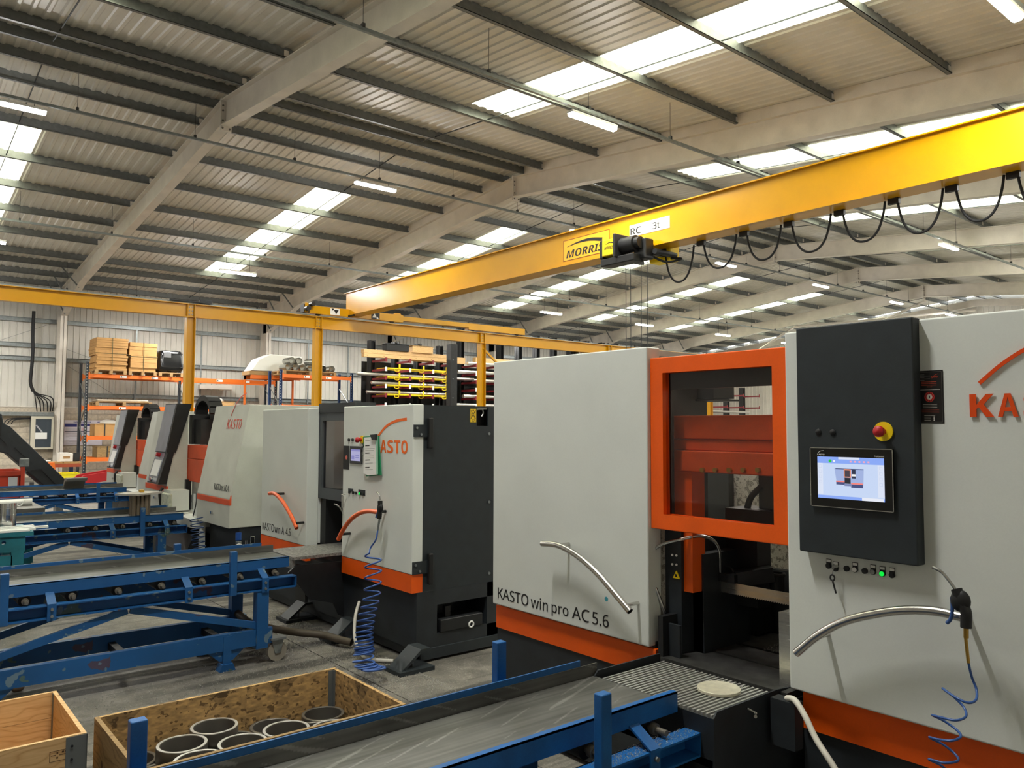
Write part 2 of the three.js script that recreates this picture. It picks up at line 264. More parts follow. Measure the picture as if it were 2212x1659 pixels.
// walls
{
  const wl = structure('wall_left');
  mesh('outer_wall', box(XB, XE, 0, 6.95, ZL - 0.3, ZL - 0.1), S(0x9b9a95, 0.8), wl);
  const blockMat = [0xc9bda9, 0xc2b6a4, 0xcfc4b2].map(c => S(0xffffff, 0.85, 0, { map: mottle(c, 0.1, 8, 2.2, 1, 128), bumpMap: grain, bumpScale: 0.001 }));
  mesh('mortar', box(XB, XE, 0, 2.475, ZL - 0.1, ZL + 0.006), S(0xa79f90, 0.9), wl);
  const bg = box(0, 0.44, 0, 0.215, 0, 0.012); boxUV(bg);
  for (let r = 0; r < 11; r++) for (let c = 0; c < 22; c++) { const x = -1.2 + c * 0.45 + (r % 2) * 0.225; if (x < 5.2 && x + 0.45 > 5.46) continue; const b = new THREE.Mesh(bg, blockMat[(r * 7 + c * 3) % 3]); b.name = 'block'; b.position.set(x, r * 0.225 + 0.005, ZL + 0.003); b.castShadow = b.receiveShadow = true; wl.add(b); }
  const rest = []; for (let r = 0; r < 11; r++) { rest.push(box(XB, -1.25, r * 0.225 + 0.005, r * 0.225 + 0.22, ZL, ZL + 0.014), box(9.15, XE, r * 0.225 + 0.005, r * 0.225 + 0.22, ZL, ZL + 0.014)); }
  mesh('block_course', rest, blockMat[0], wl);
  const cm = MT.cladding.clone(); cm.side = THREE.DoubleSide;
  const bays = [XB, ...FRAMES, XE];
  for (let b = 0; b + 1 < bays.length; b++) mesh('cladding_sheet', ribbed(bays[b], bays[b + 1], 2.5, 6.9, (x, y, d) => [x, y, ZL - 0.03 + d], 0.025, 0.2, 0.022), cm, wl);
  mesh('flashing', [box(XB, XE, 2.475, 2.5, ZL - 0.1, ZL + 0.03)], MT.frame, wl);
  const rail = (x0, x1, y, h = 0.15) => mesh('sheeting_rail', [box(x0, x1, y - h / 2, y + h / 2, ZL + 0.04, ZL + 0.052), box(x0, x1, y + h / 2 - 0.012, y + h / 2, ZL + 0.04, ZL + 0.11), box(x0, x1, y - h / 2, y - h / 2 + 0.012, ZL + 0.04, ZL + 0.11)], MT.galv, wl);
  for (let b = 0; b + 1 < bays.length; b++) { const x0 = bays[b] + 0.12, x1 = bays[b + 1] - 0.12; for (const y of b === 1 ? [5.56, 4.67, 4.2] : [5.56, 4.2, 2.95]) rail(x0, x1, y); mesh('eaves_beam', [box(x0, x1, 6.25, 6.5, ZL + 0.05, ZL + 0.09), box(x0, x1, 6.25, 6.27, ZL + 0.05, ZL + 0.16)], MT.purlin, wl);
    for (const f of [1 / 3, 2 / 3]) mesh('rail_stay', box(x0 + f * (x1 - x0), x0 + f * (x1 - x0) + 0.05, 2.6, 5.5, ZL + 0.11, ZL + 0.13), MT.galv, wl); }
  const wire = (a, b) => mesh('tie_wire', cyl(a, b, 0.006, 6), MT.purlin, wl);
  wire(at(0, 735, 'z', ZL + 0.14), at(118, 697, 'z', ZL + 0.14)); wire(at(145, 755, 'z', ZL + 0.14), at(250, 793, 'z', ZL + 0.14)); wire(at(146, 790, 'z', ZL + 0.14), at(290, 880, 'z', ZL + 0.14));
  const wr = structure('wall_right'); mesh('panel', box(XB, XE, 0, 6.9, ZR, ZR + 0.3), MT.cladding, wr);
  const wb = structure('wall_back'); mesh('panel', [prism('x', [[ZL - 0.3, 0], [ZR + 0.3, 0], [ZR + 0.3, roofY(ZR + 0.3) + 0.2], [ZRIDGE, 8.5], [ZL - 0.3, roofY(ZL - 0.3) + 0.2]], XB - 0.3, XB)], MT.cladding, wb);
  const wf = structure('wall_front');
  mesh('panel', [prism('x', [[ZL - 0.3, 0], [ZR + 0.3, 0], [ZR + 0.3, roofY(ZR + 0.3) + 0.2], [ZRIDGE, 8.5], [ZL - 0.3, roofY(ZL - 0.3) + 0.2]], XE + 0.1, XE + 0.3)], S(0x9b9a95, 0.8), wf);
  for (let i = 0; i < 12; i++) { const za = ZL + i * (ZR - ZL) / 12, zb = ZL + (i + 1) * (ZR - ZL) / 12; mesh('cladding_sheet', ribbed(za, zb, 2.4, Math.min(roofY(za), roofY(zb)) + 0.19, (z, y, d) => [XE + 0.06 - d, y, z], 0.025, 0.25, 0.03), cm, wf); }
  mesh('gable_rafter', [prism('x', [[ZRIDGE, 8.28], [ZL, roofY(ZL) - 0.02], [ZL, roofY(ZL) - 0.34], [ZRIDGE, 7.95]], XE - 0.2, XE - 0.02), prism('x', [[ZRIDGE, 8.28], [ZR, roofY(ZR) - 0.02], [ZR, roofY(ZR) - 0.34], [ZRIDGE, 7.95]], XE - 0.2, XE - 0.02)], MT.frame, wf);
  // tubular wind bracing of the last bay
  const br = thing('roof_bracing', 'white tubular bracing under the roof next to the gable wall', 'bracing');
  for (const [a, b] of [[[36.9, 7.6, -15.5], [42.6, 7.0, -22]], [[42.6, 7.75, -15.5], [36.9, 7.05, -22]], [[36.9, 7.05, -22], [42.6, 6.35, -28.5]]]) mesh('brace', cyl(a, b, 0.06, 12), MT.frame, br);
}
// lighting trunking and LED battens
{
  const ROWS = [[-28.7, 6.2, 5.93, [2.2, 8.75, 15.3, 21.9, 28.4, 35]], [-22.8, 6.907, 6.31, [-4.3, 2.0, 8.3, 14.5, 20.7, 26.2, 31.9, 37.6]], [-16, 7.56, 7.4, [-5, 1.78, 9.0, 15.8, 22.6, 28.8, 35.2, 41]], [-9.1, 7.06, 6.9, [9.2, 16.2, 23.3, 30, 37]], [-3, 6.5, 6.33, [1.0, 9.15, 16.2, 23.3, 30]]];
  const glow = new THREE.MeshStandardMaterial({ color: 0xf4f4f0, roughness: 0.6, emissive: LAMP_TINT, emissiveIntensity: 55 });
  const body = S(0xe4e4e2, 0.5), wireM = S(0x3c3c3c, 0.6, 0.3), trunkM = MT.galv;
  for (const [z, yt, yl, xs] of ROWS) {
    const t = thing('lighting_trunking', 'thin galvanised lighting trunking hung below the rafters', 'trunking', 'lighting trunking runs');
    mesh('trunking', box(XB + 0.2, XE - 0.4, yt - 0.025, yt + 0.025, z - 0.025, z + 0.025), trunkM, t);
    const h = []; for (let x = XB + 2; x < XE - 1; x += 2.1) h.push([cyl([x, yt + 0.02, z], [x, roofY(z) + 0.1, z], 0.004, 5), box(x - 0.02, x + 0.02, yt + 0.02, yt + 0.08, z - 0.03, z + 0.03)]);
    meshes('hanger', h, wireM, t);
    for (const x of xs) {
      const L = 0.535, g = thing('ceiling_light', 'white LED batten light hung from the roof trunking', 'light', 'LED battens under the roof');
      mesh('housing', rbox(x - L, x + L, yl + 0.02, yl + 0.065, z - 0.07, z + 0.07, 0.012), body, g);
      mesh('diffuser', prism('x', [[z - 0.06, yl + 0.02], [z - 0.06, yl - 0.01], [z - 0.035, yl - 0.03], [z + 0.035, yl - 0.03], [z + 0.06, yl - 0.01], [z + 0.06, yl + 0.02]], x - L + 0.015, x + L - 0.015), glow, g);
      for (const s of [-0.8, 0.8]) mesh('suspension', cyl([x + s * L * 0.8, yl + 0.06, z], [x + s * L * 0.8, yt - 0.02, z], 0.006, 5), wireM, g);
      const lamp = new THREE.RectAreaLight(LAMP_TINT, LAMP_NITS, 2 * L, 0.12); lamp.position.set(x, yl - 0.036, z); lamp.rotation.x = -Math.PI / 2; scene.add(lamp); lamp.name = numbered('batten_light');
    }
  }
}
// ---------- overhead crane ----------
function onX(X, pts) { const q = pts.map(([a, b]) => at(a, b, 'x', X)); return { z0: Math.min(...q.map(p => p.z)), z1: Math.max(...q.map(p => p.z)), y0: Math.min(...q.map(p => p.y)), y1: Math.max(...q.map(p => p.y)) }; }
{
  const zr = -20, top = 4.835, bot = 4.50, xs = [6.124, 9.511, 15.151, 21.0, 27.0, 0.2];
  const t = thing('crane_runway', 'yellow crane runway beam on yellow steel posts', 'crane runway');
  mesh('runway_beam', [box(XB + 1, 33, top - 0.016, top, zr - 0.085, zr + 0.085), box(XB + 1, 33, bot, bot + 0.016, zr - 0.085, zr + 0.085), box(XB + 1, 33, bot, top, zr - 0.006, zr + 0.006)], MT.yellow, t);
  mesh('rail_bar', box(XB + 1, 33, top, top + 0.03, zr - 0.025, zr + 0.025), MT.galv, t);
  for (const x of xs) {
    mesh('post', [box(x - 0.105, x - 0.091, 0.02, bot, zr - 0.1, zr + 0.1), box(x + 0.091, x + 0.105, 0.02, bot, zr - 0.1, zr + 0.1), box(x - 0.1, x + 0.1, 0.02, bot, zr - 0.006, zr + 0.006), box(x - 0.2, x + 0.2, 0, 0.02, zr - 0.2, zr + 0.2)], MT.yellow, t);
    const sp = mesh('splice_plate', [box(x - 0.07, x + 0.07, bot + 0.016, top - 0.016, zr + 0.006, zr + 0.03), box(x - 0.09, x - 0.075, bot + 0.016, top - 0.016, zr, zr + 0.085), box(x + 0.075, x + 0.09, bot + 0.016, top - 0.016, zr, zr + 0.085)], MT.yellow, t);
    const b = []; for (const s of [-0.035, 0.035]) for (const y of [0.07, 0.16, 0.25]) b.push(cyl([x + s, bot + y, zr + 0.03], [x + s, bot + y, zr + 0.045], 0.016, 6)); meshes('bolt', b, MT.galv, sp);
  }
  mesh('knee_brace', bar([15.2, 4.35, zr], [16.3, 3.5, zr], 0.06, 0.06), MT.yellow, t);
  mesh('beam_sensor', [rbox(5.6, 6.6, top + 0.03, top + 0.07, zr + 0.03, zr + 0.1, 0.01), rbox(6.35, 6.65, top + 0.03, top + 0.13, zr - 0.1, zr + 0.02, 0.01)], MT.dark, t);
}
{
  const X = 10.42, zA = -20.1, zB = 1.2, y0 = 4.94, y1 = 5.6;
  const t = thing('bridge_crane', 'long yellow overhead crane bridge on end carriages', 'crane');
  const gi = mesh('girder', [box(X, X + 0.012, y0, y1, zA, zB), box(X + 0.3, X + 0.312, y0, y1, zA, zB), box(X - 0.05, X + 0.36, y1 - 0.02, y1, zA - 0.01, zB), box(X - 0.05, X + 0.36, y0, y0 + 0.02, zA, zB), box(X, X + 0.31, y0, y1, zA - 0.008, zA)], MT.yellow, t);
  mesh('trolley_stop', [box(X - 0.08, X + 0.06, y0 - 0.03, y0 + 0.05, zA + 0.02, zA + 0.12), cyl([X - 0.02, y0 - 0.02, zA + 0.1], [X - 0.02, y0 - 0.02, zA + 0.5], 0.03, 10)], MT.black, t);
  // end carriage on the runway
  const zc = -20.0, P = (u, v) => at(u, v, 'z', zc + 0.1);
  const ec = (u0, u1, yA, yB) => box(P(u0, 690).x, P(u1, 700).x, yA, yB, zc - 0.1, zc + 0.1);
  mesh('end_carriage', ec(668, 871, 4.90, 5.11), MT.yellow, t); mesh('spacer_beam', ec(871, 1013, 4.95, 5.08), MT.yellow, t); mesh('end_carriage', ec(1013, 1134, 4.89, 5.09), MT.yellow, t);
  mesh('lifting_lug', prism('z', [[P(850, 690).x, 5.11], [P(872, 690).x, 5.11], [P(868, 690).x, 5.17], [P(858, 690).x, 5.17]], zc - 0.01, zc + 0.01), MT.yellow, t);
  for (const u of [690, 850, 1025, 1120]) mesh('wheel', cyl([P(u, 690).x, 4.93, zc - 0.03], [P(u, 690).x, 4.93, zc + 0.03], 0.075, 20), MT.dark, t);
  mesh('travel_motor', [cyl([P(660, 685).x, 5.0, zc + 0.1], [P(660, 685).x, 5.0, zc + 0.3], 0.07, 16), box(P(655, 685).x, P(668, 685).x, 4.9, 5.12, zc - 0.08, zc + 0.12), cyl([P(672, 680).x, 5.14, zc + 0.05], [P(672, 680).x, 5.14, zc + 0.25], 0.06, 14)], MT.black, t);
  mesh('travel_motor_bracket', box(P(660, 685).x - 0.04, P(660, 685).x + 0.05, 4.9, 5.16, zc + 0.12, zc + 0.16), MT.yellow, t);
  const arrows = (u0, u1, bg, fg, dn, name) => {
    const a = P(u0, 690).x, b = P(u1, 690).x, w = b - a, ym = 5.005, pl = mesh(name, box(a, b, ym - 0.09, ym + 0.09, zc + 0.1, zc + 0.104), bg, t);
    const tri = (cx, cy, s) => { const k = dn ? -1 : 1; return prism('z', [[cx - s, cy - k * s * 0.8], [cx + s, cy - k * s * 0.8], [cx, cy + k * s * 0.8]], zc + 0.104, zc + 0.106); };
    meshes('arrow', dn ? [tri(a + w * 0.62, ym - 0.01, 0.075), tri(a + w * 0.25, ym + 0.05, 0.04)] : [tri(a + w * 0.38, ym + 0.01, 0.075), tri(a + w * 0.75, ym - 0.05, 0.04)], fg, pl);
  };
  arrows(713.5, 733.5, MT.white, MT.black, true, 'direction_plate'); arrows(802, 820, MT.black, MT.white, false, 'direction_plate');
  // load plate and maker's panel on the web
  {
    const r = onX(X, [[1360, 487.8], [1361.7, 512.7], [1446.9, 464], [1447, 491.8]]), w = r.z1 - r.z0, yb = at(1361, 513, 'x', X).y, h = at(1360, 487.8, 'x', X).y - yb;
    const pl = mesh('load_plate', box(X - 0.004, X, yb, yb + h, r.z0, r.z1), S(0xb4b3ac, 0.6), t); pl.userData.label = 'white load plate with black lettering';
    mesh('lettering', [faceX(text('RC', w * 0.27, h * 0.55, 0.002), X - 0.004, yb + h * 0.17, r.z0 + w * 0.03), faceX(text('3t', w * 0.17, h * 0.55, 0.002), X - 0.004, yb + h * 0.2, r.z0 + w * 0.59)], MT.black, pl);
    const q = onX(X, [[1216.9, 521], [1317, 494]]), y2 = at(1216.9, 565.6, 'x', X).y, y3 = at(1216.9, 521, 'x', X).y, W = q.z1 - q.z0, H = y3 - y2;
    const mp = mesh('maker_panel', box(X - 0.002, X, y2, y3, q.z0, q.z1), S(0xeeb124, 0.35), t);
    mesh('outline', [box(X - 0.004, X - 0.002, y2, y2 + 0.01, q.z0, q.z1), box(X - 0.004, X - 0.002, y3 - 0.01, y3, q.z0, q.z1), box(X - 0.004, X - 0.002, y2, y3, q.z0, q.z0 + 0.01), box(X - 0.004, X - 0.002, y2, y3, q.z1 - 0.01, q.z1)], S(0x7a2416, 0.5), mp);
    mesh('lettering', [faceX(text('MORRIS', W * 0.78, H * 0.36, 0.002, fontB, 0.28), X - 0.002, y2 + H * 0.12, q.z0 + W * 0.07), faceX(stroke([[0, 0], [W * 0.25, H * 0.1], [W * 0.5, H * 0.1], [W * 0.76, -H * 0.04]], k => 0.006 + 0.1 * H * 2.2 * k * (1 - 0.3 * k), 0.002), X - 0.002, y2 + H * 0.66, q.z0 + W * 0.09)], MT.black, mp);
  }
}
{
  const t = thing('rope_hoist', 'black and yellow electric rope hoist hanging under the crane bridge', 'hoist');
  const X = 10.1, A = (u, v) => at(u, v, 'x', X), z0 = A(1311, 540).z, z1 = A(1340, 540).z, z2 = A(1378, 540).z, yc = A(1340, 535).y;
  mesh('drum_cover', rbox(X - 0.13, X + 0.2, yc - 0.13, yc + 0.16, z0, z1, 0.02), MT.caution, t);
  mesh('drum_lettering', [faceX(text('MORRIS', (z1 - z0) * 0.62, 0.055, 0.002, fontB, 0.28), X - 0.13, yc - 0.02, z0 + 0.06), faceX(stroke([[0, 0], [0.1, 0.03], [0.22, 0.0]], k => 0.003 + 0.025 * k, 0.002), X - 0.13, yc + 0.07, z0 + 0.09)], MT.black, t);
  meshes('end_cover', [rbox(X - 0.1, X + 0.2, yc - 0.16, yc + 0.18, z0 - 0.1, z0, 0.03), rbox(X - 0.2, X + 0.22, yc - 0.2, yc + 0.22, z1, z1 + 0.05, 0.02)], MT.black, t);
  mesh('motor', [cyl([X + 0.02, yc + 0.02, z1 + 0.05], [X + 0.02, yc + 0.02, z2 - 0.05], 0.14, 24), cyl([X + 0.02, yc + 0.02, z2 - 0.05], [X + 0.02, yc + 0.02, z2 + 0.05], 0.1, 24)], MT.black, t);
  mesh('gearbox', [rbox(X + 0.05, X + 0.28, yc - 0.26, yc + 0.1, z2 - 0.15, z2 + 0.12, 0.03), rbox(X - 0.12, X + 0.15, yc - 0.3, yc - 0.17, z0 - 0.05, z2, 0.02)], MT.black, t);
  mesh('trolley_frame', [box(X + 0.24, X + 0.86, 4.8, 4.86, z0 + 0.05, z0 + 0.12), box(X + 0.24, X + 0.86, 4.8, 4.86, z2, z2 + 0.07), cyl([X + 0.2, 4.82, z2 + 0.2], [X + 0.75, 4.82, z2 + 0.2], 0.05, 12)], MT.blackMetal, t);
  meshes('trolley_wheel', [0.3, 0.72].flatMap(o => [z0 + 0.1, z2].map(z => cyl([X + o, 4.9, z - 0.05], [X + o, 4.9, z + 0.05], 0.05, 14))), MT.dark, t);
  const bx = at(1432, 549, 'x', 10.85); mesh('counterweight', rbox(10.72, 11.0, bx.y - 0.16, bx.y + 0.14, bx.z - 0.22, bx.z + 0.26, 0.04), MT.caution, t);
  mesh('supply_cable', tube([[X + 0.3, 4.8, z2], [X + 0.45, 4.66, z2 + 0.25], [X + 0.6, 4.7, z2 + 0.45], [10.8, 4.82, bx.z - 0.1]], 0.02), MT.rubber, t);
  for (const [u, o] of [[1352, 0], [1362, 0.1], [1385, 0.3], [1398, 0.4]]) { const p = at(u, 580, 'x', X + 0.15 + o * 0.6); mesh('rope', cyl([p.x, 2.35, p.z], [p.x, 4.78, p.z], 0.006, 6), MT.dark, t); }
  const p = at(1374, 600, 'x', X + 0.25); mesh('hook_block', [rbox(p.x - 0.08, p.x + 0.08, 2.05, 2.36, p.z - 0.3, p.z + 0.3, 0.03), tube([[p.x, 2.06, p.z], [p.x, 1.96, p.z], [p.x, 1.86, p.z + 0.07], [p.x, 1.8, p.z], [p.x, 1.86, p.z - 0.07]], 0.022)], MT.caution, t);
}
{
  const t = thing('festoon_cable', 'black cable hanging in loops below the yellow crane bridge', 'cable'), X = 10.72;
  const L = [[1437, 566, 1499, 529.6, 608.7], [1519.5, 522, 1591, 509, 578.5], [1613, 502, 1687.6, 485.5, 561], [1710, 480, 1795, 461.6, 543.6], [1820, 456, 1912, 435, 521.5], [1938, 428.5, 2037, 406, 503], [2064, 401, 2168.7, 378, 477], [2198, 372, 2310, 350, 452]];
  for (const [a, b, c, d, e] of L) {
    const p = at(a, b, 'x', X), q = at(c, d, 'x', X), lo = at((a + c) / 2, e, 'x', X).y; const yt = Math.max(p.y, q.y);
    const pts = [[0, 0], [0.05, 0.35], [0.17, 0.75], [0.33, 0.95], [0.5, 1], [0.67, 0.95], [0.83, 0.75], [0.95, 0.35], [1, 0]].map(([s, k]) => v3(X, Math.min(4.93, yt) * (1 - k) + lo * k, p.z + (q.z - p.z) * s));
    mesh('loop', tube(pts, 0.017, 48, 8), MT.rubber, t);
    mesh('cable_trolley', box(X - 0.03, X + 0.03, 4.86, 4.945, p.z - 0.12, p.z + 0.03), MT.black, t);
  }
}
// ---------- large band saw (light grey doors, orange framed window) ----------
const PRO = thing('band_saw', 'large light grey band saw with orange framed window and stainless arched handles', 'band saw');
{
  const X = 3.0, t = PRO, ZL0 = -3.834, ZL1 = -2.596, ZR0 = -1.836, ZR1 = 0.75, YB = 0.732, YT = 2.207;
  const A = (u, v, x = X) => at(u, v, 'x', x);
  const lg = mesh('left_door', rbox(X, X + 0.1, YB, YT, ZL0, ZL1, 0.008), MT.light, t);
  const rg = mesh('right_door', rbox(X, X + 0.12, YB - 0.004, YT, ZR0, ZR1, 0.008), MT.light, t);
  mesh('cabinet', [box(X + 0.1, 3.5, YB + 0.01, YT - 0.01, ZL0 + 0.02, ZL0 + 0.05), box(X + 0.1, 3.5, YT - 0.04, YT - 0.01, ZL0 + 0.03, ZL1 - 0.02), box(3.47, 3.5, YB, YT - 0.01, ZL0 + 0.03, ZL1 - 0.02), box(X + 0.12, 4.25, YT - 0.04, YT - 0.01, ZR0 + 0.1, ZR1 - 0.02), box(4.2, 4.25, YB, YT, ZR0 + 0.3, ZR1 - 0.02), box(X + 0.12, 4.25, YB, YT - 0.01, ZR1 - 0.05, ZR1 - 0.02)], MT.light, t);
  // inner faces that the opening shows, speckled with chips of coolant
  const speck = S(0xffffff, 0.6, 0, { map: dataTex(256, (u, v) => { const n = perm[(Math.floor(u * 256) * 7 + Math.floor(v * 256) * 131) & 65535], f = fbm(u * 20, v * 20, 20, 3); return f > 0.6 && n > 0.4 || n > 0.93 ? [70, 66, 58] : [168, 164, 152]; }, 3) });
  mesh('left_return', box(X + 0.1, X + 0.2, YB - 0.02, 1.3, ZL1 - 0.012, ZL1), speck, t);
  mesh('inner_side', box(X + 0.1, 3.5, 0.75, YT - 0.05, ZL1 - 0.03, ZL1 - 0.013), MT.black, t);
  mesh('splash_wall', [box(4.0, 4.02, 0.7, 1.6, -3.3, ZR0 + 0.1)], speck, t);
  mesh('right_return', box(X + 0.12, 4.0, 0.7, 1.3, ZR0 + 0.06, ZR0 + 0.08), speck, t);
  // orange plinth strips and dark base
  const yo = A(1075, 1355, 3.03).y;
  meshes('plinth_strip', [box(X + 0.03, X + 0.06, yo, YB - 0.012, ZL0, ZL1 + 0.02), box(X + 0.05, X + 0.08, yo - 0.02, YB - 0.016, ZR0 + 0.03, ZR1)], MT.orange, t);
  mesh('base', [box(X + 0.04, 4.2, 0.03, yo, ZL0, ZL1 + 0.05), box(X + 0.07, 4.2, 0.03, yo - 0.02, ZR0 + 0.02, ZR1), box(X + 0.2, 4.2, 0.03, 0.6, ZL1, ZR0 + 0.05), box(X + 0.05, 4.2, yo, YB + 0.02, ZL0 + 0.02, ZL1), box(X + 0.085, 4.2, yo - 0.02, YB + 0.02, ZR0 + 0.04, ZR1)], MT.base, t);
  meshes('foot', [[ZL0 + 0.1], [ZL1 - 0.1], [ZR0 + 0.2], [ZR1 - 0.1]].flatMap(([z]) => [X + 0.2, 4.0].map(x => cyl([x, 0, z], [x, 0.04, z], 0.06, 12))), MT.black, t);
  // orange framed sliding window
  const XW = X + 0.02, w = [A(1404, 773.5, XW), A(1694, 750, XW), A(1408, 1140, XW), A(1700, 1180, XW)], o = [A(1429.4, 804, XW), A(1668.5, 788, XW), A(1432.4, 1112.7, XW), A(1674, 1139.5, XW)];
  const wy0 = (w[2].y + w[3].y) / 2, wy1 = (w[0].y + w[1].y) / 2, wz0 = w[0].z, wz1 = ZR0 + 0.06, oy0 = (o[2].y + o[3].y) / 2, oy1 = (o[0].y + o[1].y) / 2, oz0 = o[0].z, oz1 = o[1].z;
  const fr = mesh('window_frame', prism('x', [[wz0, wy0], [wz1, wy0], [wz1, wy1], [wz0, wy1]], XW, XW + 0.05, 0.004, [[[oz0, oy0], [oz1, oy0], [oz1, oy1], [oz0, oy1]]]), MT.orange, t);
  mesh('window_pane', faceX(new THREE.PlaneGeometry(oz1 - oz0 + 0.02, oy1 - oy0 + 0.02), XW + 0.03, (oy0 + oy1) / 2, (oz0 + oz1) / 2), new THREE.MeshPhysicalMaterial({ color: 0xe2dedc, side: THREE.DoubleSide, roughness: 0.03, transmission: 1, thickness: 0, ior: 1.45 }), fr);
  mesh('inner_frame', [box(XW + 0.06, XW + 0.08, oy1 - 0.085, oy1 + 0.05, oz0 - 0.05, wz1), box(XW + 0.06, XW + 0.08, oy0 - 0.05, oy1, oz0 - 0.05, oz0 + 0.008)], MT.dark, fr);
  // saw head seen through the window
  const XH = 3.15, H = (u, v) => at(u, v, 'x', XH), hy1 = H(1550, 897).y, hy0 = H(1550, 1022).y, dy = hy1 - hy0;
  mesh('saw_head', [rbox(XH, XH + 0.25, hy0 + dy * 0.58, hy1, ZL1 + 0.004, ZR0 + 0.1, 0.006), rbox(XH + 0.01, XH + 0.24, hy0 + dy * 0.38, hy0 + dy * 0.575, ZL1 + 0.004, ZR0 + 0.1, 0.005), rbox(XH - 0.02, XH + 0.2, hy0, hy0 + dy * 0.375, ZL1 + 0.004, ZR0 + 0.1, 0.006)], S(0xffffff, 0.5, 0, { map: mottle(0xd4500c, 0.12, 6, 1.5) }), t);
  meshes('head_bolt', [1525, 1553, 1583, 1613, 1645].map(u => cyl(H(u, 1015).add(v3(-0.035, 0, 0)), H(u, 1015).add(v3(-0.02, 0, 0)), 0.012, 10)), MT.brass, t);
  mesh('saw_head_leg', box(XH, XH + 0.1, 1.0, hy0, ZL1 + 0.004, H(1494, 1000).z), MT.orange, t);
  const q = (u0, u1, v0, v1, x0, x1) => { const a = at(u0, v1, 'x', x0), b = at(u1, v0, 'x', x0); return box(x0, x1, a.y, b.y, a.z, b.z); };
  mesh('guide_motor', [q(1470, 1541, 812, 862, 3.42, 3.6), q(1468, 1543, 861, 867, 3.4, 3.62)], MT.black, t);
  mesh('clamp_column', [q(1640, 1690, 1030, 1130, 3.4, 3.55), q(1567, 1690, 1108, 1150, 3.3, 3.5), q(1567, 1635, 1150, 1300, 3.5, 3.62)], MT.blackMetal, t);
  mesh('coolant_hose', tube([at(1612, 1108, 'x', 3.38), at(1622, 1075, 'x', 3.38), at(1645, 1050, 'x', 3.4)], 0.016), MT.rubber, t);
  // dark workings below the window
  const lw = at(1428, 1300, 'x', X + 0.12).z, wk = mesh('guide_tower', [box(X + 0.13, X + 0.5, 0.7, 1.32, ZL1, at(1472, 1250, 'x', X + 0.13).z), box(X + 0.22, X + 0.6, 0.7, 1.18, ZL1 - 0.02, at(1520, 1250, 'x', X + 0.22).z)], MT.base, t);
  meshes('screw', [[1452, 1199], [1461, 1200], [1452, 1219], [1461, 1220]].map(([u, v]) => cyl(at(u, v, 'x', X + 0.13), at(u, v, 'x', X + 0.12), 0.006, 8)), MT.white, wk);
  { const c = at(1461, 1242, 'x', X + 0.126), s = 0.021; mesh('warning_label', prism('x', [[c.z - s, c.y - s * 0.8], [c.z + s, c.y - s * 0.8], [c.z, c.y + s]], X + 0.124, X + 0.13), MT.caution, wk); mesh('warning_symbol', prism('x', [[c.z - s * 0.35, c.y - s * 0.5], [c.z + s * 0.45, c.y - s * 0.5], [c.z + s * 0.1, c.y + s * 0.2], [c.z - s * 0.2, c.y + s * 0.25]], X + 0.1235, X + 0.1242), MT.black, wk); }
  mesh('red_switch', q(1497, 1508, 1167, 1207, 3.3, 3.33), MT.red, t);
  mesh('machine_wall', [box(3.95, 4.0, 0.6, 1.75, ZL1 - 0.2, at(1490, 1100, 'x', 3.95).z), box(3.94, 3.99, 0.2, 1.02, ZL1 - 0.2, ZR0 + 0.1), box(3.6, 3.98, 0.68, 0.95, ZL1, at(1590, 1300, 'x', 3.6).z)], MT.black, t);
  // band blade with teeth
  { const XBd = 3.36, a = at(1517, 1247, 'x', XBd), b = at(1517, 1270, 'x', XBd), c = at(1704, 1301, 'x', XBd); const z0 = a.z, z1 = ZR0 + 0.25, top = (a.y + at(1704, 1281, 'x', XBd).y) / 2, h = top - (b.y + c.y) / 2 + 0.004, P = [[z0, top], [z0, top - h]]; for (let z = z0; z < z1 - 0.012; z += 0.012) P.push([z + 0.004, top - h - 0.006], [z + 0.012, top - h]); P.push([z1, top]); mesh('saw_blade', prism('x', P, XBd, XBd + 0.002), MT.steel, t); }
  mesh('blade_guide', [q(1488, 1530, 1228, 1268, 3.3, 3.4), q(1548, 1586, 1243, 1254, 3.34, 3.44), bar(at(1590, 1250, 'x', 3.4), at(1668, 1238, 'x', 3.52), 0.09, 0.07)], MT.blackMetal, t);
  mesh('guide_handle', tube([at(1561, 1246, 'x', 3.4), at(1562, 1226, 'x', 3.4), at(1575, 1226, 'x', 3.4), at(1583, 1232, 'x', 3.4), at(1584, 1247, 'x', 3.4)], 0.006), MT.black, t);
  { const c = at(1678, 1236, 'x', 3.55); mesh('coolant_cup', [lathe([[0.0, 0], [0.036, 0], [0.036, 0.12], [0.042, 0.12], [0.042, 0.132], [0.032, 0.132], [0.03, 0.01]], [c.x, c.y - 0.135, c.z])], MT.black, t); }
  mesh('lamp_hose', tube([at(1441, 1362, 'x', 3.12), at(1436, 1325, 'x', 3.1), at(1414, 1265, 'x', 3.06), at(1397, 1225, 'x', 3.05), at(1403, 1198, 'x', 3.05), at(1428, 1177, 'x', 3.07), at(1475, 1164, 'x', 3.12), at(1515, 1158, 'x', 3.2), at(1540, 1167, 'x', 3.26), at(1553, 1187, 'x', 3.3), at(1556, 1235, 'x', 3.34)], 0.0085, 90, 10), MT.stainless, t);
  // table, vice jaws and grating
  const TY = 0.7, back = 3.95;
  mesh('saw_table', [box(3.01, 3.28, TY - 0.03, TY, -2.53, ZR0 - 0.02), box(3.29, 3.48, TY - 0.03, TY + 0.004, -2.51, ZR0), box(3.52, 3.7, TY - 0.03, TY, -2.51, ZR0), box(3.72, back, TY - 0.06, TY - 0.03, -2.51, ZR0)], MT.tableIron, t);
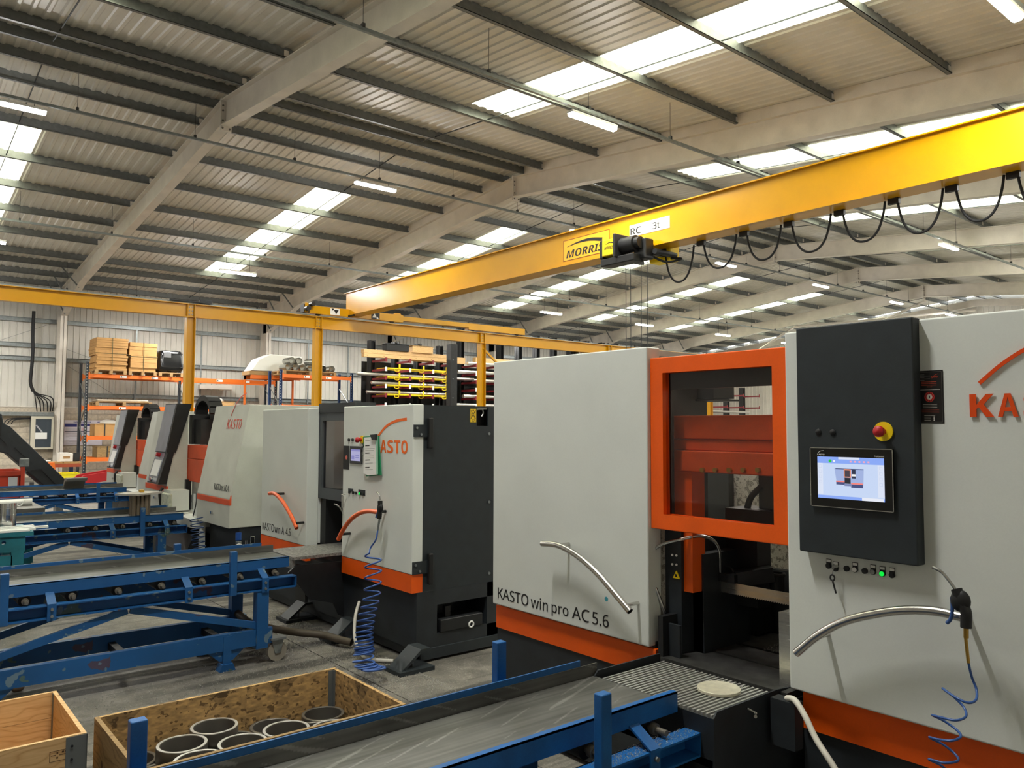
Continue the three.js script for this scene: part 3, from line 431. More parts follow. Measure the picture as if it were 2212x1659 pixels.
  mesh('table_skirt', [box(2.99, 3.95, TY - 0.16, TY - 0.031, -2.53, ZR0 - 0.01), box(X + 0.02, X + 0.2, TY - 0.2, TY + 0.19, at(1422, 1390, 'x', X + 0.02).z, at(1428, 1390, 'x', X + 0.02).z + 0.012)], MT.blackMetal, t);
  mesh('side_plate', [q(1424, 1468, 1352, 1420, X + 0.06, X + 0.075)], MT.base, t);
  mesh('vice_jaw', [(() => { const a = at(1684, 1470, 'x', 3.08), b = at(1698, 1325, 'x', 3.08); return box(3.08, 3.2, TY, b.y, a.z, b.z + 0.03); })()], MT.steel, t);
  mesh('vice_column', [q(1484, 1518, 1275, 1405, 3.22, 3.4)], MT.blackMetal, t);
  const gx0 = 2.555, gx1 = 2.995, gz0 = -2.5, gz1 = -1.895;
  const gt = mesh('grating_tray', [box(gx0, gx1, TY - 0.2, TY - 0.17, gz0, gz1), box(gx0, gx0 + 0.006, TY - 0.2, TY - 0.012, gz0, gz1), prism('z', [[gx0, TY - 0.2], [gx1 + 0.35, TY - 0.42], [gx1 + 0.35, TY - 0.02], [gx1, TY + 0.012], [gx0 + 0.02, TY + 0.012], [gx0, TY - 0.01]], gz1, gz1 + 0.008), prism('z', [[gx0, TY - 0.2], [gx1, TY - 0.3], [gx1, TY + 0.02], [gx0 + 0.02, TY + 0.02], [gx0, TY]], gz0 - 0.03, gz0 - 0.022)], MT.base, t);
  const nb = 27, barM = S(0xc9c9c5, 0.35, 0.6); for (let i = 0; i < nb; i++) { const z = gz0 + 0.015 + (gz1 - gz0 - 0.03) * i / (nb - 1); mesh('grating_bar', box(gx0 + 0.012, gx1 - 0.01, TY - 0.03, TY - 0.004, z - 0.0045, z + 0.0045), barM, gt); }
  mesh('latch', [cyl(at(1614, 1530, 'z', gz1 + 0.012), at(1634, 1541, 'z', gz1 + 0.03), 0.004, 8), cyl(at(1632, 1540, 'z', gz1 + 0.01), at(1632, 1548, 'z', gz1 + 0.035), 0.007, 8)], MT.steel, gt);
  mesh('cable_box', (() => { const a = at(1664, 1506, 'x', 2.9), b = at(1718, 1625, 'x', 2.9); return [box(2.9, 2.96, b.y, a.y, a.z, b.z)]; })(), MT.base, t);
  mesh('power_hose', tube([at(1700, 1508, 'x', 2.93), at(1716, 1512, 'x', 2.9), at(1738, 1545, 'x', 2.88), at(1762, 1595, 'x', 2.86), at(1800, 1655, 'x', 2.84), at(1860, 1760, 'x', 2.84)], 0.012, 40), S(0xd8d4c8, 0.5), t);
  // handles
  const arch = (pts, x) => tube(pts.map(([u, v]) => at(u, v, 'x', x)), 0.0165, 60, 14);
  mesh('handle', [arch([[1171, 1174], [1205, 1178], [1245, 1199], [1290, 1238], [1330, 1284], [1361, 1321]], X - 0.09), ...[[1203, 1178], [1352, 1308]].map(([u, v]) => { const p = at(u, v, 'x', X - 0.09); return cyl(p, v3(X, p.y, p.z), 0.009, 10); })], MT.stainless, lg);
  mesh('handle', [arch([[1720, 1411], [1765, 1374], [1820, 1344], [1885, 1327], [1955, 1318], [2025, 1321], [2086, 1335]], X - 0.1), ...[[1760, 1378], [2062, 1330]].map(([u, v]) => { const p = at(u, v, 'x', X - 0.1); return cyl(p, v3(X, p.y, p.z), 0.01, 10); })], MT.stainless, rg);
  // lettering on the left door
  { const base = at(1076, 1292, 'x', X).y, h = at(1076, 1268.5, 'x', X).y - base, wd = (str, u0, u1, k = 1, dy = 0) => { const a = at(u0, 1310, 'x', X).z, b = at(u1, 1310, 'x', X).z; return faceX(text(str, b - a, h * k, 0.001), X - 0.001, base - h * dy, a); };
    mesh('lettering', [wd('KASTO', 1075.6, 1141.5), wd('win', 1147, 1183.5, 0.98), wd('pro', 1192, 1228, 0.98, 0.24), wd('AC', 1236, 1273), wd('5.6', 1280, 1315)], MT.black, lg); }
  { const p = at(1310, 1294, 'x', X); mesh('round_sticker', cyl([X, p.y, p.z], [X - 0.001, p.y, p.z], 0.012, 24), S(0x2f8fa0, 0.5), lg); }
  // raised maker's letters and arc on the right door
  { const k0 = at(2097, 901, 'x', X), k1 = at(2097, 852, 'x', X), a0 = at(2117, 828, 'x', X), a1 = at(2212, 757, 'x', X), h = k1.y - k0.y, ka = at(2149, 880, 'x', X).z, aa = at(2157, 880, 'x', X).z;
    const L = heavy('K', ka - k0.z, h, 0.004, 0.035).map(g => faceX(g, X - 0.004, k0.y, k0.z)); let z = aa; for (const [ch, w] of [['A', 0.062], ['S', 0.05], ['T', 0.055], ['O', 0.066]]) { for (const g of heavy(ch, w, h, 0.004, 0.035)) L.push(faceX(g, X - 0.004, k0.y, z)); z += w + 0.016; }
    L.push(faceX(stroke([[0, 0], [(a1.z - a0.z) * 0.5, (a1.y - a0.y) * 0.57], [a1.z - a0.z, a1.y - a0.y], [0.21, (a1.y - a0.y) * 1.28], [0.29, (a1.y - a0.y) * 1.34]], 0.013, 0.004), X - 0.004, a0.y, a0.z));
    mesh('raised_letters', L, S(0xe04a0c, 0.3), rg); }
  // sticker beside the control cabinet
  { const r = onX(X, [[1977, 802], [2037, 799], [1980, 915], [2040, 914]]); const tex = canvasTex(256, 480, (g, W, H) => { g.fillStyle = '#0c0b0b'; g.fillRect(0, 0, W, H); g.strokeStyle = '#6a665f'; g.lineWidth = 3; g.strokeRect(14, 14, W - 28, H - 28); g.strokeStyle = '#d8431f'; g.lineWidth = 3; g.beginPath(); g.arc(230, 120, 90, 3.7, 4.5); g.stroke(); g.fillStyle = '#d8431f'; g.font = 'bold 20px sans-serif'; g.fillText('KASTO', 145, 66); g.fillStyle = '#7d7d78'; for (let i = 0; i < 5; i++) g.fillRect(26, 34 + i * 13, 60 + (i % 2) * 50, 4); g.fillStyle = '#b0402a'; for (let i = 0; i < 4; i++) g.fillRect(56 + (i === 3 ? 50 : 0), 100 + i * 15, i === 3 ? 50 : 140, 6); g.fillStyle = '#c9c6c0'; g.fillRect(36, 172, 190, 4); g.fillStyle = '#d02a22'; g.beginPath(); g.arc(128, 240, 46, 0, 7); g.fill(); g.fillStyle = '#f1efe9'; g.beginPath(); g.arc(128, 240, 25, 0, 7); g.fill(); g.fillStyle = '#3a3a55'; g.fillRect(122, 228, 11, 24); g.fillStyle = '#0c0b0b'; for (let i = 0; i < 12; i++) { g.beginPath(); g.arc(128 + 36 * Math.cos(i * 0.5236), 240 + 36 * Math.sin(i * 0.5236), 4, 0, 7); g.fill(); } g.fillStyle = '#a9a6a0'; for (let i = 0; i < 3; i++) g.fillRect(66, 304 + i * 14, 130, 6); g.fillStyle = '#8a3020'; for (let i = 0; i < 3; i++) g.fillRect(54, 356 + i * 13, 160, 4); g.fillStyle = '#cfccc6'; for (let i = 0; i < 4; i++) { g.fillRect(76, 406 + i * 14, i ? 60 : 100, 4); if (i) { g.beginPath(); g.arc(166, 408 + i * 14, 7, 0, 7); g.fill(); } } });
    const m = mesh('instruction_sticker', faceX(new THREE.PlaneGeometry(r.z1 - r.z0, r.y1 - r.y0), X - 0.0015, (r.y0 + r.y1) / 2, (r.z0 + r.z1) / 2), S(0xffffff, 0.4, 0, { map: tex }), rg, true); m.userData.label = 'black sticker with red dial picture'; }
  // control cabinet
  { const XC = X - 0.055, r = { z0: at(1720, 800, 'x', XC).z, z1: at(1978, 1000, 'x', XC).z, y0: at(1728, 1190, 'x', XC).y, y1: YT + 0.005 };
    const cc = mesh('control_panel', rbox(XC, X + 0.02, r.y0, r.y1, r.z0, r.z1, 0.006), MT.anth, t);
    const C = (u, v) => at(u, v, 'x', XC);
    meshes('blank_plug', [[1768, 933], [1799, 934]].map(([u, v]) => { const p = C(u, v); return lathe([[0, 0], [0.0125, 0], [0.012, 0.004], [0.0, 0.006]], [0, 0, 0]).rotateZ(Math.PI / 2).translate(XC, p.y, p.z); }), MT.black, cc);
    { const p = C(1909, 932), e = mesh('emergency_stop', cyl([XC, p.y, p.z], [XC - 0.006, p.y, p.z], 0.036, 32), MT.caution, cc); mesh('stop_button', lathe([[0, 0], [0.012, 0], [0.012, 0.022], [0.02, 0.026], [0.021, 0.038], [0.017, 0.046], [0, 0.05]], [0, 0, 0], 24).rotateZ(Math.PI / 2).translate(XC - 0.005, p.y, p.z), MT.red, e); }
    const s = { z0: C(1754, 1030).z, z1: C(1933, 1030).z, y1: (C(1754, 966).y + C(1931, 970).y) / 2, y0: (C(1756, 1092).y + C(1934, 1107).y) / 2 };
    const bz = mesh('screen_bezel', rbox(XC - 0.012, XC, s.y0, s.y1, s.z0, s.z1, 0.004), S(0x0b0b0c, 0.25), cc);
    mesh('bezel_trim', [box(XC - 0.013, XC - 0.011, s.y1 - 0.003, s.y1, s.z0, s.z1), box(XC - 0.013, XC - 0.011, s.y0, s.y0 + 0.003, s.z0, s.z1), box(XC - 0.013, XC - 0.011, s.y0, s.y1, s.z0, s.z0 + 0.003), box(XC - 0.013, XC - 0.011, s.y0, s.y1, s.z1 - 0.003, s.z1)], MT.steel, bz);
    const d = { z0: C(1770, 1030).z, z1: C(1914, 1030).z, y1: (C(1770, 986).y + C(1912, 990).y) / 2, y0: (C(1772, 1074).y + C(1915, 1085).y) / 2 };
    const tex = canvasTex(640, 400, (g, W, H) => { g.fillStyle = '#cfe0ff'; g.fillRect(0, 0, W, H); g.fillStyle = '#8fb0ff'; g.fillRect(0, 0, W, 62); g.fillStyle = '#dfe8ff'; g.fillRect(210, 0, 200, 22); g.fillStyle = '#27d23a'; g.beginPath(); g.arc(128, 40, 15, 0, 7); g.fill(); g.fillStyle = '#ffffff'; g.beginPath(); g.arc(168, 40, 10, 0, 7); g.fill(); g.fillStyle = '#ffb0c8'; for (let i = 0; i < 5; i++) g.fillRect(320 + i * 42, 32, 18, 16); g.fillStyle = '#e4ecff'; g.fillRect(0, 62, 54, 300); g.fillRect(580, 62, 60, 300); g.strokeStyle = '#9fb2e6'; for (let i = 0; i < 4; i++) { g.strokeRect(14, 80 + i * 50, 26, 26); g.strokeRect(596, 80 + i * 50, 26, 26); } g.fillStyle = '#8fb0ff'; g.fillRect(0, 372, W, 28); g.fillStyle = '#f0f4ff'; g.fillRect(430, 372, 200, 28);
      g.fillStyle = '#a8bae8'; g.beginPath(); g.moveTo(170, 110); g.lineTo(452, 104); g.lineTo(446, 262); g.lineTo(190, 240); g.fill(); g.fillStyle = '#3a4570'; g.fillRect(180, 108, 270, 7); g.fillStyle = '#ff9a72'; g.fillRect(262, 112, 68, 80); g.fillStyle = '#4a4450'; g.fillRect(270, 124, 50, 60); g.fillStyle = '#303550'; g.fillRect(338, 112, 36, 86); g.fillStyle = '#ffffff'; g.fillRect(338, 158, 36, 20); g.fillStyle = '#2a2d38'; g.fillRect(268, 194, 58, 56); g.fillStyle = '#ff8a80'; g.fillRect(184, 226, 84, 12); g.fillRect(330, 240, 112, 13); g.fillStyle = '#4a5486'; g.fillRect(186, 238, 84, 24); g.fillRect(330, 254, 112, 32); g.fillStyle = '#7d88b8'; g.fillRect(266, 252, 70, 20); });
    const sc = mesh('touch_screen', faceX(new THREE.PlaneGeometry(d.z1 - d.z0, d.y1 - d.y0), XC - 0.0128, (d.y0 + d.y1) / 2, (d.z0 + d.z1) / 2), new THREE.MeshStandardMaterial({ color: 0x111111, roughness: 0.3, emissive: 0xffffff, emissiveMap: tex, emissiveIntensity: 0.42 }), bz, true); sc.userData.label = 'lit touch screen showing a picture of the saw';
    const l = new THREE.RectAreaLight(0xcfdcff, 0.5, d.z1 - d.z0, d.y1 - d.y0); l.position.set(XC - 0.016, (d.y0 + d.y1) / 2, (d.z0 + d.z1) / 2); l.lookAt(-5, l.position.y, l.position.z); scene.add(l); l.name = 'screen_light';
    const hh = d.y1 - d.y0; mesh('bezel_lettering', [faceX(text('KASTO', 0.03, 0.006, 0.0005, fontB), XC - 0.0125, d.y1 + 0.005, d.z0), faceX(stroke([[0.002, 0], [0.012, 0.008], [0.026, 0.011]], 0.0015, 0.0005), XC - 0.0125, d.y1 + 0.013, d.z0), faceX(text('ProControl', 0.036, 0.006, 0.0005), XC - 0.0125, d.y1 + 0.004, d.z1 - 0.036)], MT.paper, bz);
    // row of switches under the panel
    const sw = [[1791, 1222, 'k', 1], [1806, 1228, 'k', 1], [1830, 1228, 'p', 0], [1848, 1230, 'w', 1], [1869, 1233, 'p', 0], [1887, 1235, 'g', 1], [1907, 1239, 'G', 1], [1928, 1242, 'k', 1]];
    for (const [u, v, k, plate] of sw) { const p = at(u, v, 'x', X), q2 = mesh('switch', [cyl([X, p.y, p.z], [X - 0.008, p.y, p.z], 0.0112, 20), ...(plate ? [box(X - 0.003, X, p.y - 0.004, p.y + 0.027, p.z - 0.0105, p.z + 0.0105)] : [])], MT.black, t); if (plate) mesh('switch_plate', box(X - 0.0036, X - 0.003, p.y + 0.015, p.y + 0.025, p.z - 0.009, p.z + 0.009), MT.paper, q2);
      if (k !== 'p') mesh('switch_cap', cyl([X - 0.008, p.y, p.z], [X - 0.011, p.y, p.z], 0.009, 20), k === 'G' ? new THREE.MeshStandardMaterial({ color: 0x08a83a, emissive: 0x06e040, emissiveIntensity: 0.5, roughness: 0.4 }) : k === 'g' ? S(0x8b8d8b, 0.5) : k === 'w' ? MT.white : MT.black, q2); }
  }
}
{
  const X = 3.0, t = thing('cabinet_key', 'black key hanging from the lock below the control panel', 'key'), A = (u, v, o = 0.02) => at(u, v, 'x', X - o), p = A(1802, 1224, 0.03);
  mesh('lock_barrel', cyl([X - 0.01, p.y, p.z], [X - 0.035, p.y, p.z], 0.006, 14), MT.chrome, t);
  const c = A(1798, 1248, 0.03); mesh('bow', new THREE.TorusGeometry(0.009, 0.003, 8, 20).rotateY(Math.PI / 2).scale(1, 1.2, 1).translate(c.x, c.y, c.z), MT.black, t);
  mesh('shaft', cyl(A(1799, 1256, 0.03), A(1806, 1282, 0.03), 0.0035, 8), MT.black, t); mesh('ring', tube([p.clone().add(v3(-0.005, 0, 0)), A(1799, 1236, 0.034), c.clone().add(v3(0, 0.012, 0))], 0.0015, 10, 6), MT.chrome, t);
}
function coil(pts, R, turns, r, t, mat, ex, ease = 1) {              // coiled hose: helix about a path
  const c = new THREE.CatmullRomCurve3(pts), N = turns * 14, P = [];
  for (let i = 0; i <= N; i++) { const s = i / N, p = c.getPoint(1 - Math.pow(1 - s, ease)), a = s * turns * Math.PI * 2 + ex, k = typeof R === 'function' ? R(s) : R; P.push(v3(p.x + Math.cos(a) * k, p.y + Math.sin(a) * 0.012, p.z + Math.sin(a) * k)); }
  return new THREE.TubeGeometry(new THREE.CatmullRomCurve3(P), N * 2, r, 7, false);
}
function blowGun(label, S0, noz, body, lev, hose) {         // S0: plane of the gun; pixels of nozzle, grip, lever
  const t = thing('air_blow_gun', label, 'air gun'), A = ([u, v], o = 0) => at(u, v, 'x', S0 + o), k = A(body[0]).distanceTo(A(body[body.length - 1]));
  mesh('nozzle', tube(noz.map(p => A(p)), k * 0.045, 20, 8), MT.steel, t);
  mesh('grip', [tube(body.map(p => A(p)), k * 0.14, 24, 10), new THREE.SphereGeometry(k * 0.27, 16, 12).scale(0.55, 1.1, 0.95).translate(...A(body[1]).toArray())], MT.black, t);
  mesh('lever', tube(lev.map(p => A(p)), k * 0.05, 16, 8), S(0x2b4f8a, 0.4), t);
  return t;
}
{
  const g = blowGun('black air blow gun with bent nozzle hooked on the stainless arched handle', 2.86, [[2014, 1225], [2032, 1234], [2045, 1248], [2063, 1272]], [[2066, 1272], [2075, 1298], [2086, 1320], [2087, 1356]], [[2056, 1290], [2057, 1318], [2053, 1338], [2045, 1346]]);
  const A = (u, v, o = 2.86) => at(u, v, 'x', o);
  mesh('fitting', [cyl(A(2087, 1356), A(2087, 1378), 0.008, 12), cyl(A(2086, 1378), A(2092, 1432), 0.0055, 10)], MT.brass, g);
  const h = thing('coiled_air_hose', 'blue coiled air hose hanging from the gun on the stainless handle', 'hose');
  const P = [[2092, 1432], [2100, 1465], [2109, 1488], [2108, 1512], [2090, 1518], [2062, 1505], [2036, 1487], [2060, 1505], [2082, 1528], [2086, 1548], [2065, 1556], [2030, 1549], [2014, 1545], [2040, 1558], [2068, 1578], [2075, 1592], [2055, 1600], [2025, 1597], [2008, 1593], [2040, 1610], [2066, 1632], [2068, 1644], [2040, 1648], [2006, 1640], [2035, 1655], [2055, 1680], [2040, 1700], [2000, 1692], [2040, 1720], [2050, 1760]];
  mesh('hose', tube(P.map(([u, v], i) => at(u, v, 'x', 2.86 + 0.045 * Math.sin(i * 1.05))), 0.0042, 260, 8), S(0x2f5596, 0.35), h);
}
{ const t = thing('steel_disc', 'round pale sawn steel disc lying on the grating', 'disc'), c = at(1553, 1484, 'y', 0.712); mesh('disc', lathe([[0, 0], [0.088, 0], [0.09, 0.002], [0.09, 0.012], [0.088, 0.014], [0, 0.014]], [c.x, 0.697, c.z], 48), S(0xffffff, 0.5, 0.5, { map: mottle(0xd6d2bd, 0.08, 10, 6) }), t); }
// ---------- second band saw (light grey doors, dark side) ----------
{
  const X = 3.27, t = thing('band_saw', 'light grey band saw with dark side door, orange arched handles and a coiled blue hose', 'band saw');
  const A = (u, v, x = X) => at(u, v, 'x', x), Z0 = -8.15, Z1 = -7.05, Z2 = -6.326, Z3 = -5.185, YB = 0.675, YT = 1.982, YO = 0.535;
  const ld = mesh('left_door', rbox(X, X + 0.12, YB, YT, Z0, Z1, 0.008), MT.light, t);
  const rd = mesh('right_door', rbox(X, X + 0.1, YB, YT, Z2, Z3, 0.008), MT.light, t);
  meshes('plinth_strip', [box(X + 0.002, X + 0.1, YO, YB - 0.002, Z0, Z1), box(X + 0.002, X + 0.1, YO, YB - 0.002, Z2, Z3)], MT.orange, t);
  const XS = X + 0.1, XK = 4.35;
  mesh('cabinet', [box(X + 0.12, XK, YB, YT - 0.01, Z0 + 0.01, Z0 + 0.04), box(X + 0.12, XK, YT - 0.03, YT - 0.01, Z0 + 0.04, Z1 - 0.01), box(X + 0.12, XK, YB, YT - 0.01, Z1 - 0.03, Z1 - 0.01), box(XK - 0.03, XK, YB, YT - 0.01, Z0 + 0.04, Z1 - 0.03), box(X + 0.1, XK, YT - 0.03, YT - 0.01, Z2 + 0.02, Z3 - 0.02), box(XK - 0.03, XK, YB, YT - 0.01, Z2 + 0.02, Z3 - 0.02), box(X + 0.1, XK, YB, YT - 0.01, Z2 + 0.01, Z2 + 0.03)], MT.light, t);
  // dark side door with hinges, bolts and recess
  const SZ = Z3 - 0.003, B = (u, v) => at(u, v, 'z', SZ), rA = B(1030, 880), rB = B(1055, 920);
  const sd = mesh('side_door', prism('z', [[XS, YO - 0.02], [XK, YO - 0.02], [XK, YT - 0.005], [XS, YT - 0.005]], SZ - 0.02, SZ, 0, [[[rA.x, rB.y], [rB.x, rB.y], [rB.x, rA.y], [rA.x, rA.y]]]), MT.anth, t);
  mesh('recess', [box(rA.x - 0.01, rB.x + 0.01, rB.y - 0.01, rA.y + 0.01, SZ - 0.1, SZ - 0.08)], MT.black, sd);
  mesh('recess_handle', tube([B(1032, 885), B(1046, 885), B(1048, 893), B(1045, 900)].map(p => p.add(v3(0, 0, -0.03))), 0.008, 16), MT.steel, sd);
  meshes('side_bolt', [[1056, 937], [1056, 1084], [1056, 1238]].map(([u, v]) => { const p = B(u, v); return cyl([p.x, p.y, SZ], [p.x, p.y, SZ + 0.008], 0.012, 6); }), MT.galv, sd);
  for (const [v, y] of [[930, 0], [1224, 0]]) { const c = B(916, v), p = mesh('hinge', [box(X + 0.005, X + 0.2, c.y - 0.05, c.y + 0.045, SZ, SZ + 0.012)], MT.anth, t); meshes('hinge_screw', [[0.03, 0.02], [0.07, -0.03]].map(([a, b]) => cyl([X + a, c.y + b, SZ + 0.012], [X + a, c.y + b, SZ + 0.018], 0.01, 8)), MT.galv, p); const q = B(924, v); mesh('latch', [rbox(q.x - 0.01, q.x + 0.03, c.y - 0.14, c.y + 0.1, SZ, SZ + 0.04, 0.01)], MT.black, sd); }
  { const a = B(1015, 882), b = B(1029, 913), tex = canvasTex(96, 208, (g, W, H) => { g.fillStyle = '#e8c21a'; g.fillRect(0, 0, W, H); g.strokeStyle = '#111'; g.lineWidth = 5; g.strokeRect(4, 4, W - 8, H - 8); g.lineWidth = 9; g.beginPath(); g.moveTo(14, 30); g.lineTo(82, 150); g.moveTo(82, 30); g.lineTo(14, 150); g.stroke(); g.lineWidth = 5; g.beginPath(); g.moveTo(22, 60); g.lineTo(22, 130); g.moveTo(74, 60); g.lineTo(74, 130); g.arc(48, 180, 16, 0.4, 5.4); g.stroke(); g.beginPath(); g.arc(48, 30, 10, 0, 7); g.fillStyle = '#111'; g.fill(); }); const m = mesh('warning_sticker', new THREE.PlaneGeometry(b.x - a.x, a.y - b.y).translate((a.x + b.x) / 2, (a.y + b.y) / 2, SZ + 0.001), S(0xffffff, 0.5, 0, { map: tex }), sd, true); m.userData.label = 'yellow sticker with crossed black lifting symbol'; }
  // base with cut-out and skid
  const XBs = X + 0.05, c0 = at(944, 1325, 'z', Z3), c1 = at(1041, 1398, 'z', Z3);
  mesh('base', [box(XBs, XK, 0.1, YO + 0.02, Z0 + 0.02, Z2 + 0.1), box(XBs, c0.x, 0.1, YO, Z2 + 0.1, Z3), box(c0.x, XK, 0.42, YO, Z2 + 0.1, Z3), box(c0.x, XK, 0.1, 0.2, Z2 + 0.1, Z3), box(c1.x + 0.05, XK, 0.1, YO, Z2 + 0.1, Z3), box(c0.x, c1.x + 0.1, 0.1, YO, Z2 + 0.1, Z3 - 0.3), box(X + 0.12, XK, YO, YB + 0.02, Z0 + 0.03, Z1 - 0.01), box(X + 0.1, XK, YO, YB + 0.02, Z2 + 0.02, Z3 - 0.03), box(X + 0.15, XK, YO, 0.66, Z1, Z2)], MT.base, t);
  mesh('pump_block', [rbox(c0.x + 0.03, c1.x, 0.2, 0.3, Z3 - 0.2, Z3 + 0.01, 0.01), box(c0.x + 0.12, c0.x + 0.17, 0.3, 0.38, Z3 - 0.1, Z3 - 0.06)], MT.blackMetal, t);
  { const p = at(1017, 1397, 'z', Z3 + 0.012); mesh('sight_glass', new THREE.TorusGeometry(0.022, 0.007, 8, 24).translate(p.x, 0.225, Z3 + 0.016), MT.paper, t); }
  mesh('skid', [box(X + 0.08, XK, 0.02, 0.1, Z3 - 0.12, Z3 + 0.02), box(X + 0.08, X + 0.25, 0.02, 0.1, Z0 + 0.05, Z3)], MT.anth, t);
  for (const z of [Z3 + 0.02, -6.25, -7.15]) { const f = mesh('foot_bracket', [prism('z', [[X + 0.06, 0.16], [X - 0.02, 0.16], [X - 0.2, 0.02], [X - 0.17, 0.02], [X - 0.01, 0.14], [X + 0.06, 0.14]], z - 0.02, z + 0.16), box(X - 0.22, X + 0.08, 0, 0.03, z - 0.04, z + 0.19)], MT.anth, t); meshes('foot_bolt', [cyl([X - 0.09, 0.03, z + 0.05], [X - 0.09, 0.1, z + 0.05], 0.009, 8), cyl([X - 0.06, 0.03, z + 0.1], [X - 0.06, 0.09, z + 0.1], 0.009, 8)], MT.galv, f); }
  // window
  const XW = X + 0.12, w0 = A(672, 893, XW), w1 = A(672, 1073, XW), wf = mesh('window_frame', prism('x', [[Z1 - 0.02, w1.y], [Z2 + 0.03, w1.y], [Z2 + 0.03, w0.y], [Z1 - 0.02, w0.y]], XW, XW + 0.04, 0.003, [[[Z1 + 0.06, w1.y + 0.1], [Z2 + 0.01, w1.y + 0.1], [Z2 + 0.01, w0.y - 0.07], [Z1 + 0.06, w0.y - 0.07]]]), S(0x4a4f53, 0.5), t);
  mesh('window_pane', faceX(new THREE.PlaneGeometry(0.75, w0.y - w1.y - 0.16), XW + 0.02, (w0.y + w1.y) / 2 + 0.01, (Z1 + Z2) / 2 + 0.02), new THREE.MeshPhysicalMaterial({ color: 0xa8a6a8, roughness: 0.08, transmission: 1, thickness: 0, side: THREE.DoubleSide }), wf);
  mesh('window_header', box(XW - 0.01, XW + 0.2, w0.y, w0.y + 0.09, Z1, Z2), MT.dark, t);
  mesh('saw_head', [rbox(3.75, 3.95, 1.42, 1.68, Z1 - 0.2, Z2 + 0.2, 0.006)], MT.orange, t);
  mesh('machine_wall', [box(4.15, 4.2, 0.6, 1.55, Z1 - 0.1, Z2 + 0.1), box(X + 0.15, X + 0.5, 0.66, 1.2, Z1 - 0.02, Z1 + 0.1), box(3.7, 3.9, 0.66, 1.2, Z1 + 0.1, Z1 + 0.35)], MT.black, t);
  mesh('lamp_hose', tube([A(696, 1178, 3.5), A(692, 1130, 3.48), A(699, 1100, 3.48), A(718, 1088, 3.5), A(734, 1096, 3.55), A(745, 1120, 3.6)], 0.011, 40), MT.stainless, t);
  // outfeed table and shroud
  const T = (u, v) => at(u, v, 'z', -6.38);
  mesh('outfeed_table', [box(T(633, 1200).x, X + 0.9, 0.675, 0.7, -6.93, Z2 - 0.05), box(T(633, 1200).x, T(640, 1200).x, 0.6, 0.675, -6.9, -6.4)], S(0xffffff, 0.5, 0.5, { map: mottle(0x8d8c88, 0.35, 24, 3) }), t);
  mesh('shroud', prism('z', [[622, 1237], [639, 1221], [737, 1212], [775, 1225], [775, 1345], [729, 1327], [718, 1302], [668, 1294]].map(([u, v]) => { const p = T(u, v); return [p.x, p.y]; }), -6.39, -6.37), MT.blackMetal, t);
  mesh('shroud_bracket', [box(T(662, 1240).x, T(668, 1240).x, 0.3, 0.6, -6.6, -6.4)], MT.black, t);
  mesh('coolant_pipe', [cyl(at(667, 1192, 'z', -6.7), at(722, 1188, 'z', -6.7), 0.016, 12), cyl(at(722, 1188, 'z', -6.7), at(745, 1193, 'z', -6.6), 0.014, 12)], MT.stainless, t);
  // handles
  const oh = S(0xffffff, 0.38, 0, { map: mottle(0xee6a35, 0.05, 4, 2) }), arch = (pts, x) => tube(pts.map(([u, v]) => at(u, v, 'x', x)), 0.019, 50, 12);
  mesh('handle', arch([[582, 1066], [592, 1066], [607, 1079], [624, 1105], [635, 1127], [641, 1141]], X - 0.08), oh, ld); meshes('handle_bracket', [[597, 1067], [639, 1130]].map(([u, v]) => { const p = at(u, v, 'x', X - 0.08); return cyl(p, v3(X, p.y, p.z), 0.012, 10); }), MT.black, ld);
  mesh('handle', arch([[731, 1165], [741, 1145], [758, 1122], [778, 1108], [798, 1104], [818, 1107]], X - 0.09), oh, rd); meshes('handle_bracket', [[736, 1154], [812, 1106]].map(([u, v]) => { const p = at(u, v, 'x', X - 0.09); return cyl(p, v3(X, p.y, p.z), 0.012, 10); }), MT.black, rd);
  // lettering
  { const a = A(567, 1143), b = A(566.5, 1127), c = A(628, 1157), W = c.z - a.z, h = b.y - a.y; mesh('lettering', [...[['KASTO', 567, 592], ['win', 593.5, 605.5], ['A', 608.5, 614], ['4.6', 617.5, 628]].map(([q, u0, u1]) => faceX(text(q, A(u1, 1145).z - A(u0, 1145).z, h, 0.001), X - 0.001, a.y, A(u0, 1145).z))], MT.black, ld); }
  { const k0 = A(822, 977), k1 = A(881, 957), e = A(879, 905), s = A(817, 942), h = 0.105, om = S(0xf46a10, 0.5); const W = k1.z - k0.z; const L = []; let z = k0.z; for (const ch of 'ASTO') { for (const g of heavy(ch, W * 0.225, h, 0.001, 0.03)) L.push(faceX(g, X - 0.001, A(850, 979).y, z)); z += W * 0.258; } for (const g of heavy('K', W * 0.225, h, 0.001, 0.03)) L.push(faceX(g, X - 0.001, A(850, 979).y, k0.z - W * 0.258));
    L.push(faceX(stroke([[0, 0], [(e.z - s.z) * 0.28, (e.y - s.y) * 0.56], [(e.z - s.z) * 0.62, (e.y - s.y) * 0.88], [e.z - s.z, e.y - s.y]], 0.022, 0.001), X - 0.001, s.y, s.z)); mesh('maker_letters', L, om, rd); }
  // controls
  { const r = onX(X, [[742.5, 963], [755, 963], [742.5, 1013]]); mesh('info_strip', box(X - 0.003, X, r.y0, r.y1, r.z0, r.z1), MT.blackMetal, rd); const p = A(749, 988); mesh('info_mark', cyl([X - 0.003, p.y, p.z], [X - 0.004, p.y, p.z], 0.018, 16), S(0xd96a5a, 0.5), rd);
    const s = onX(X, [[758, 964], [784, 964], [758, 1001]]), bz = mesh('screen_bezel', rbox(X - 0.012, X, s.y0, s.y1, s.z0, s.z1, 0.004), S(0x33363a, 0.4), rd), d = onX(X, [[761, 971], [781, 971], [761, 995]]);
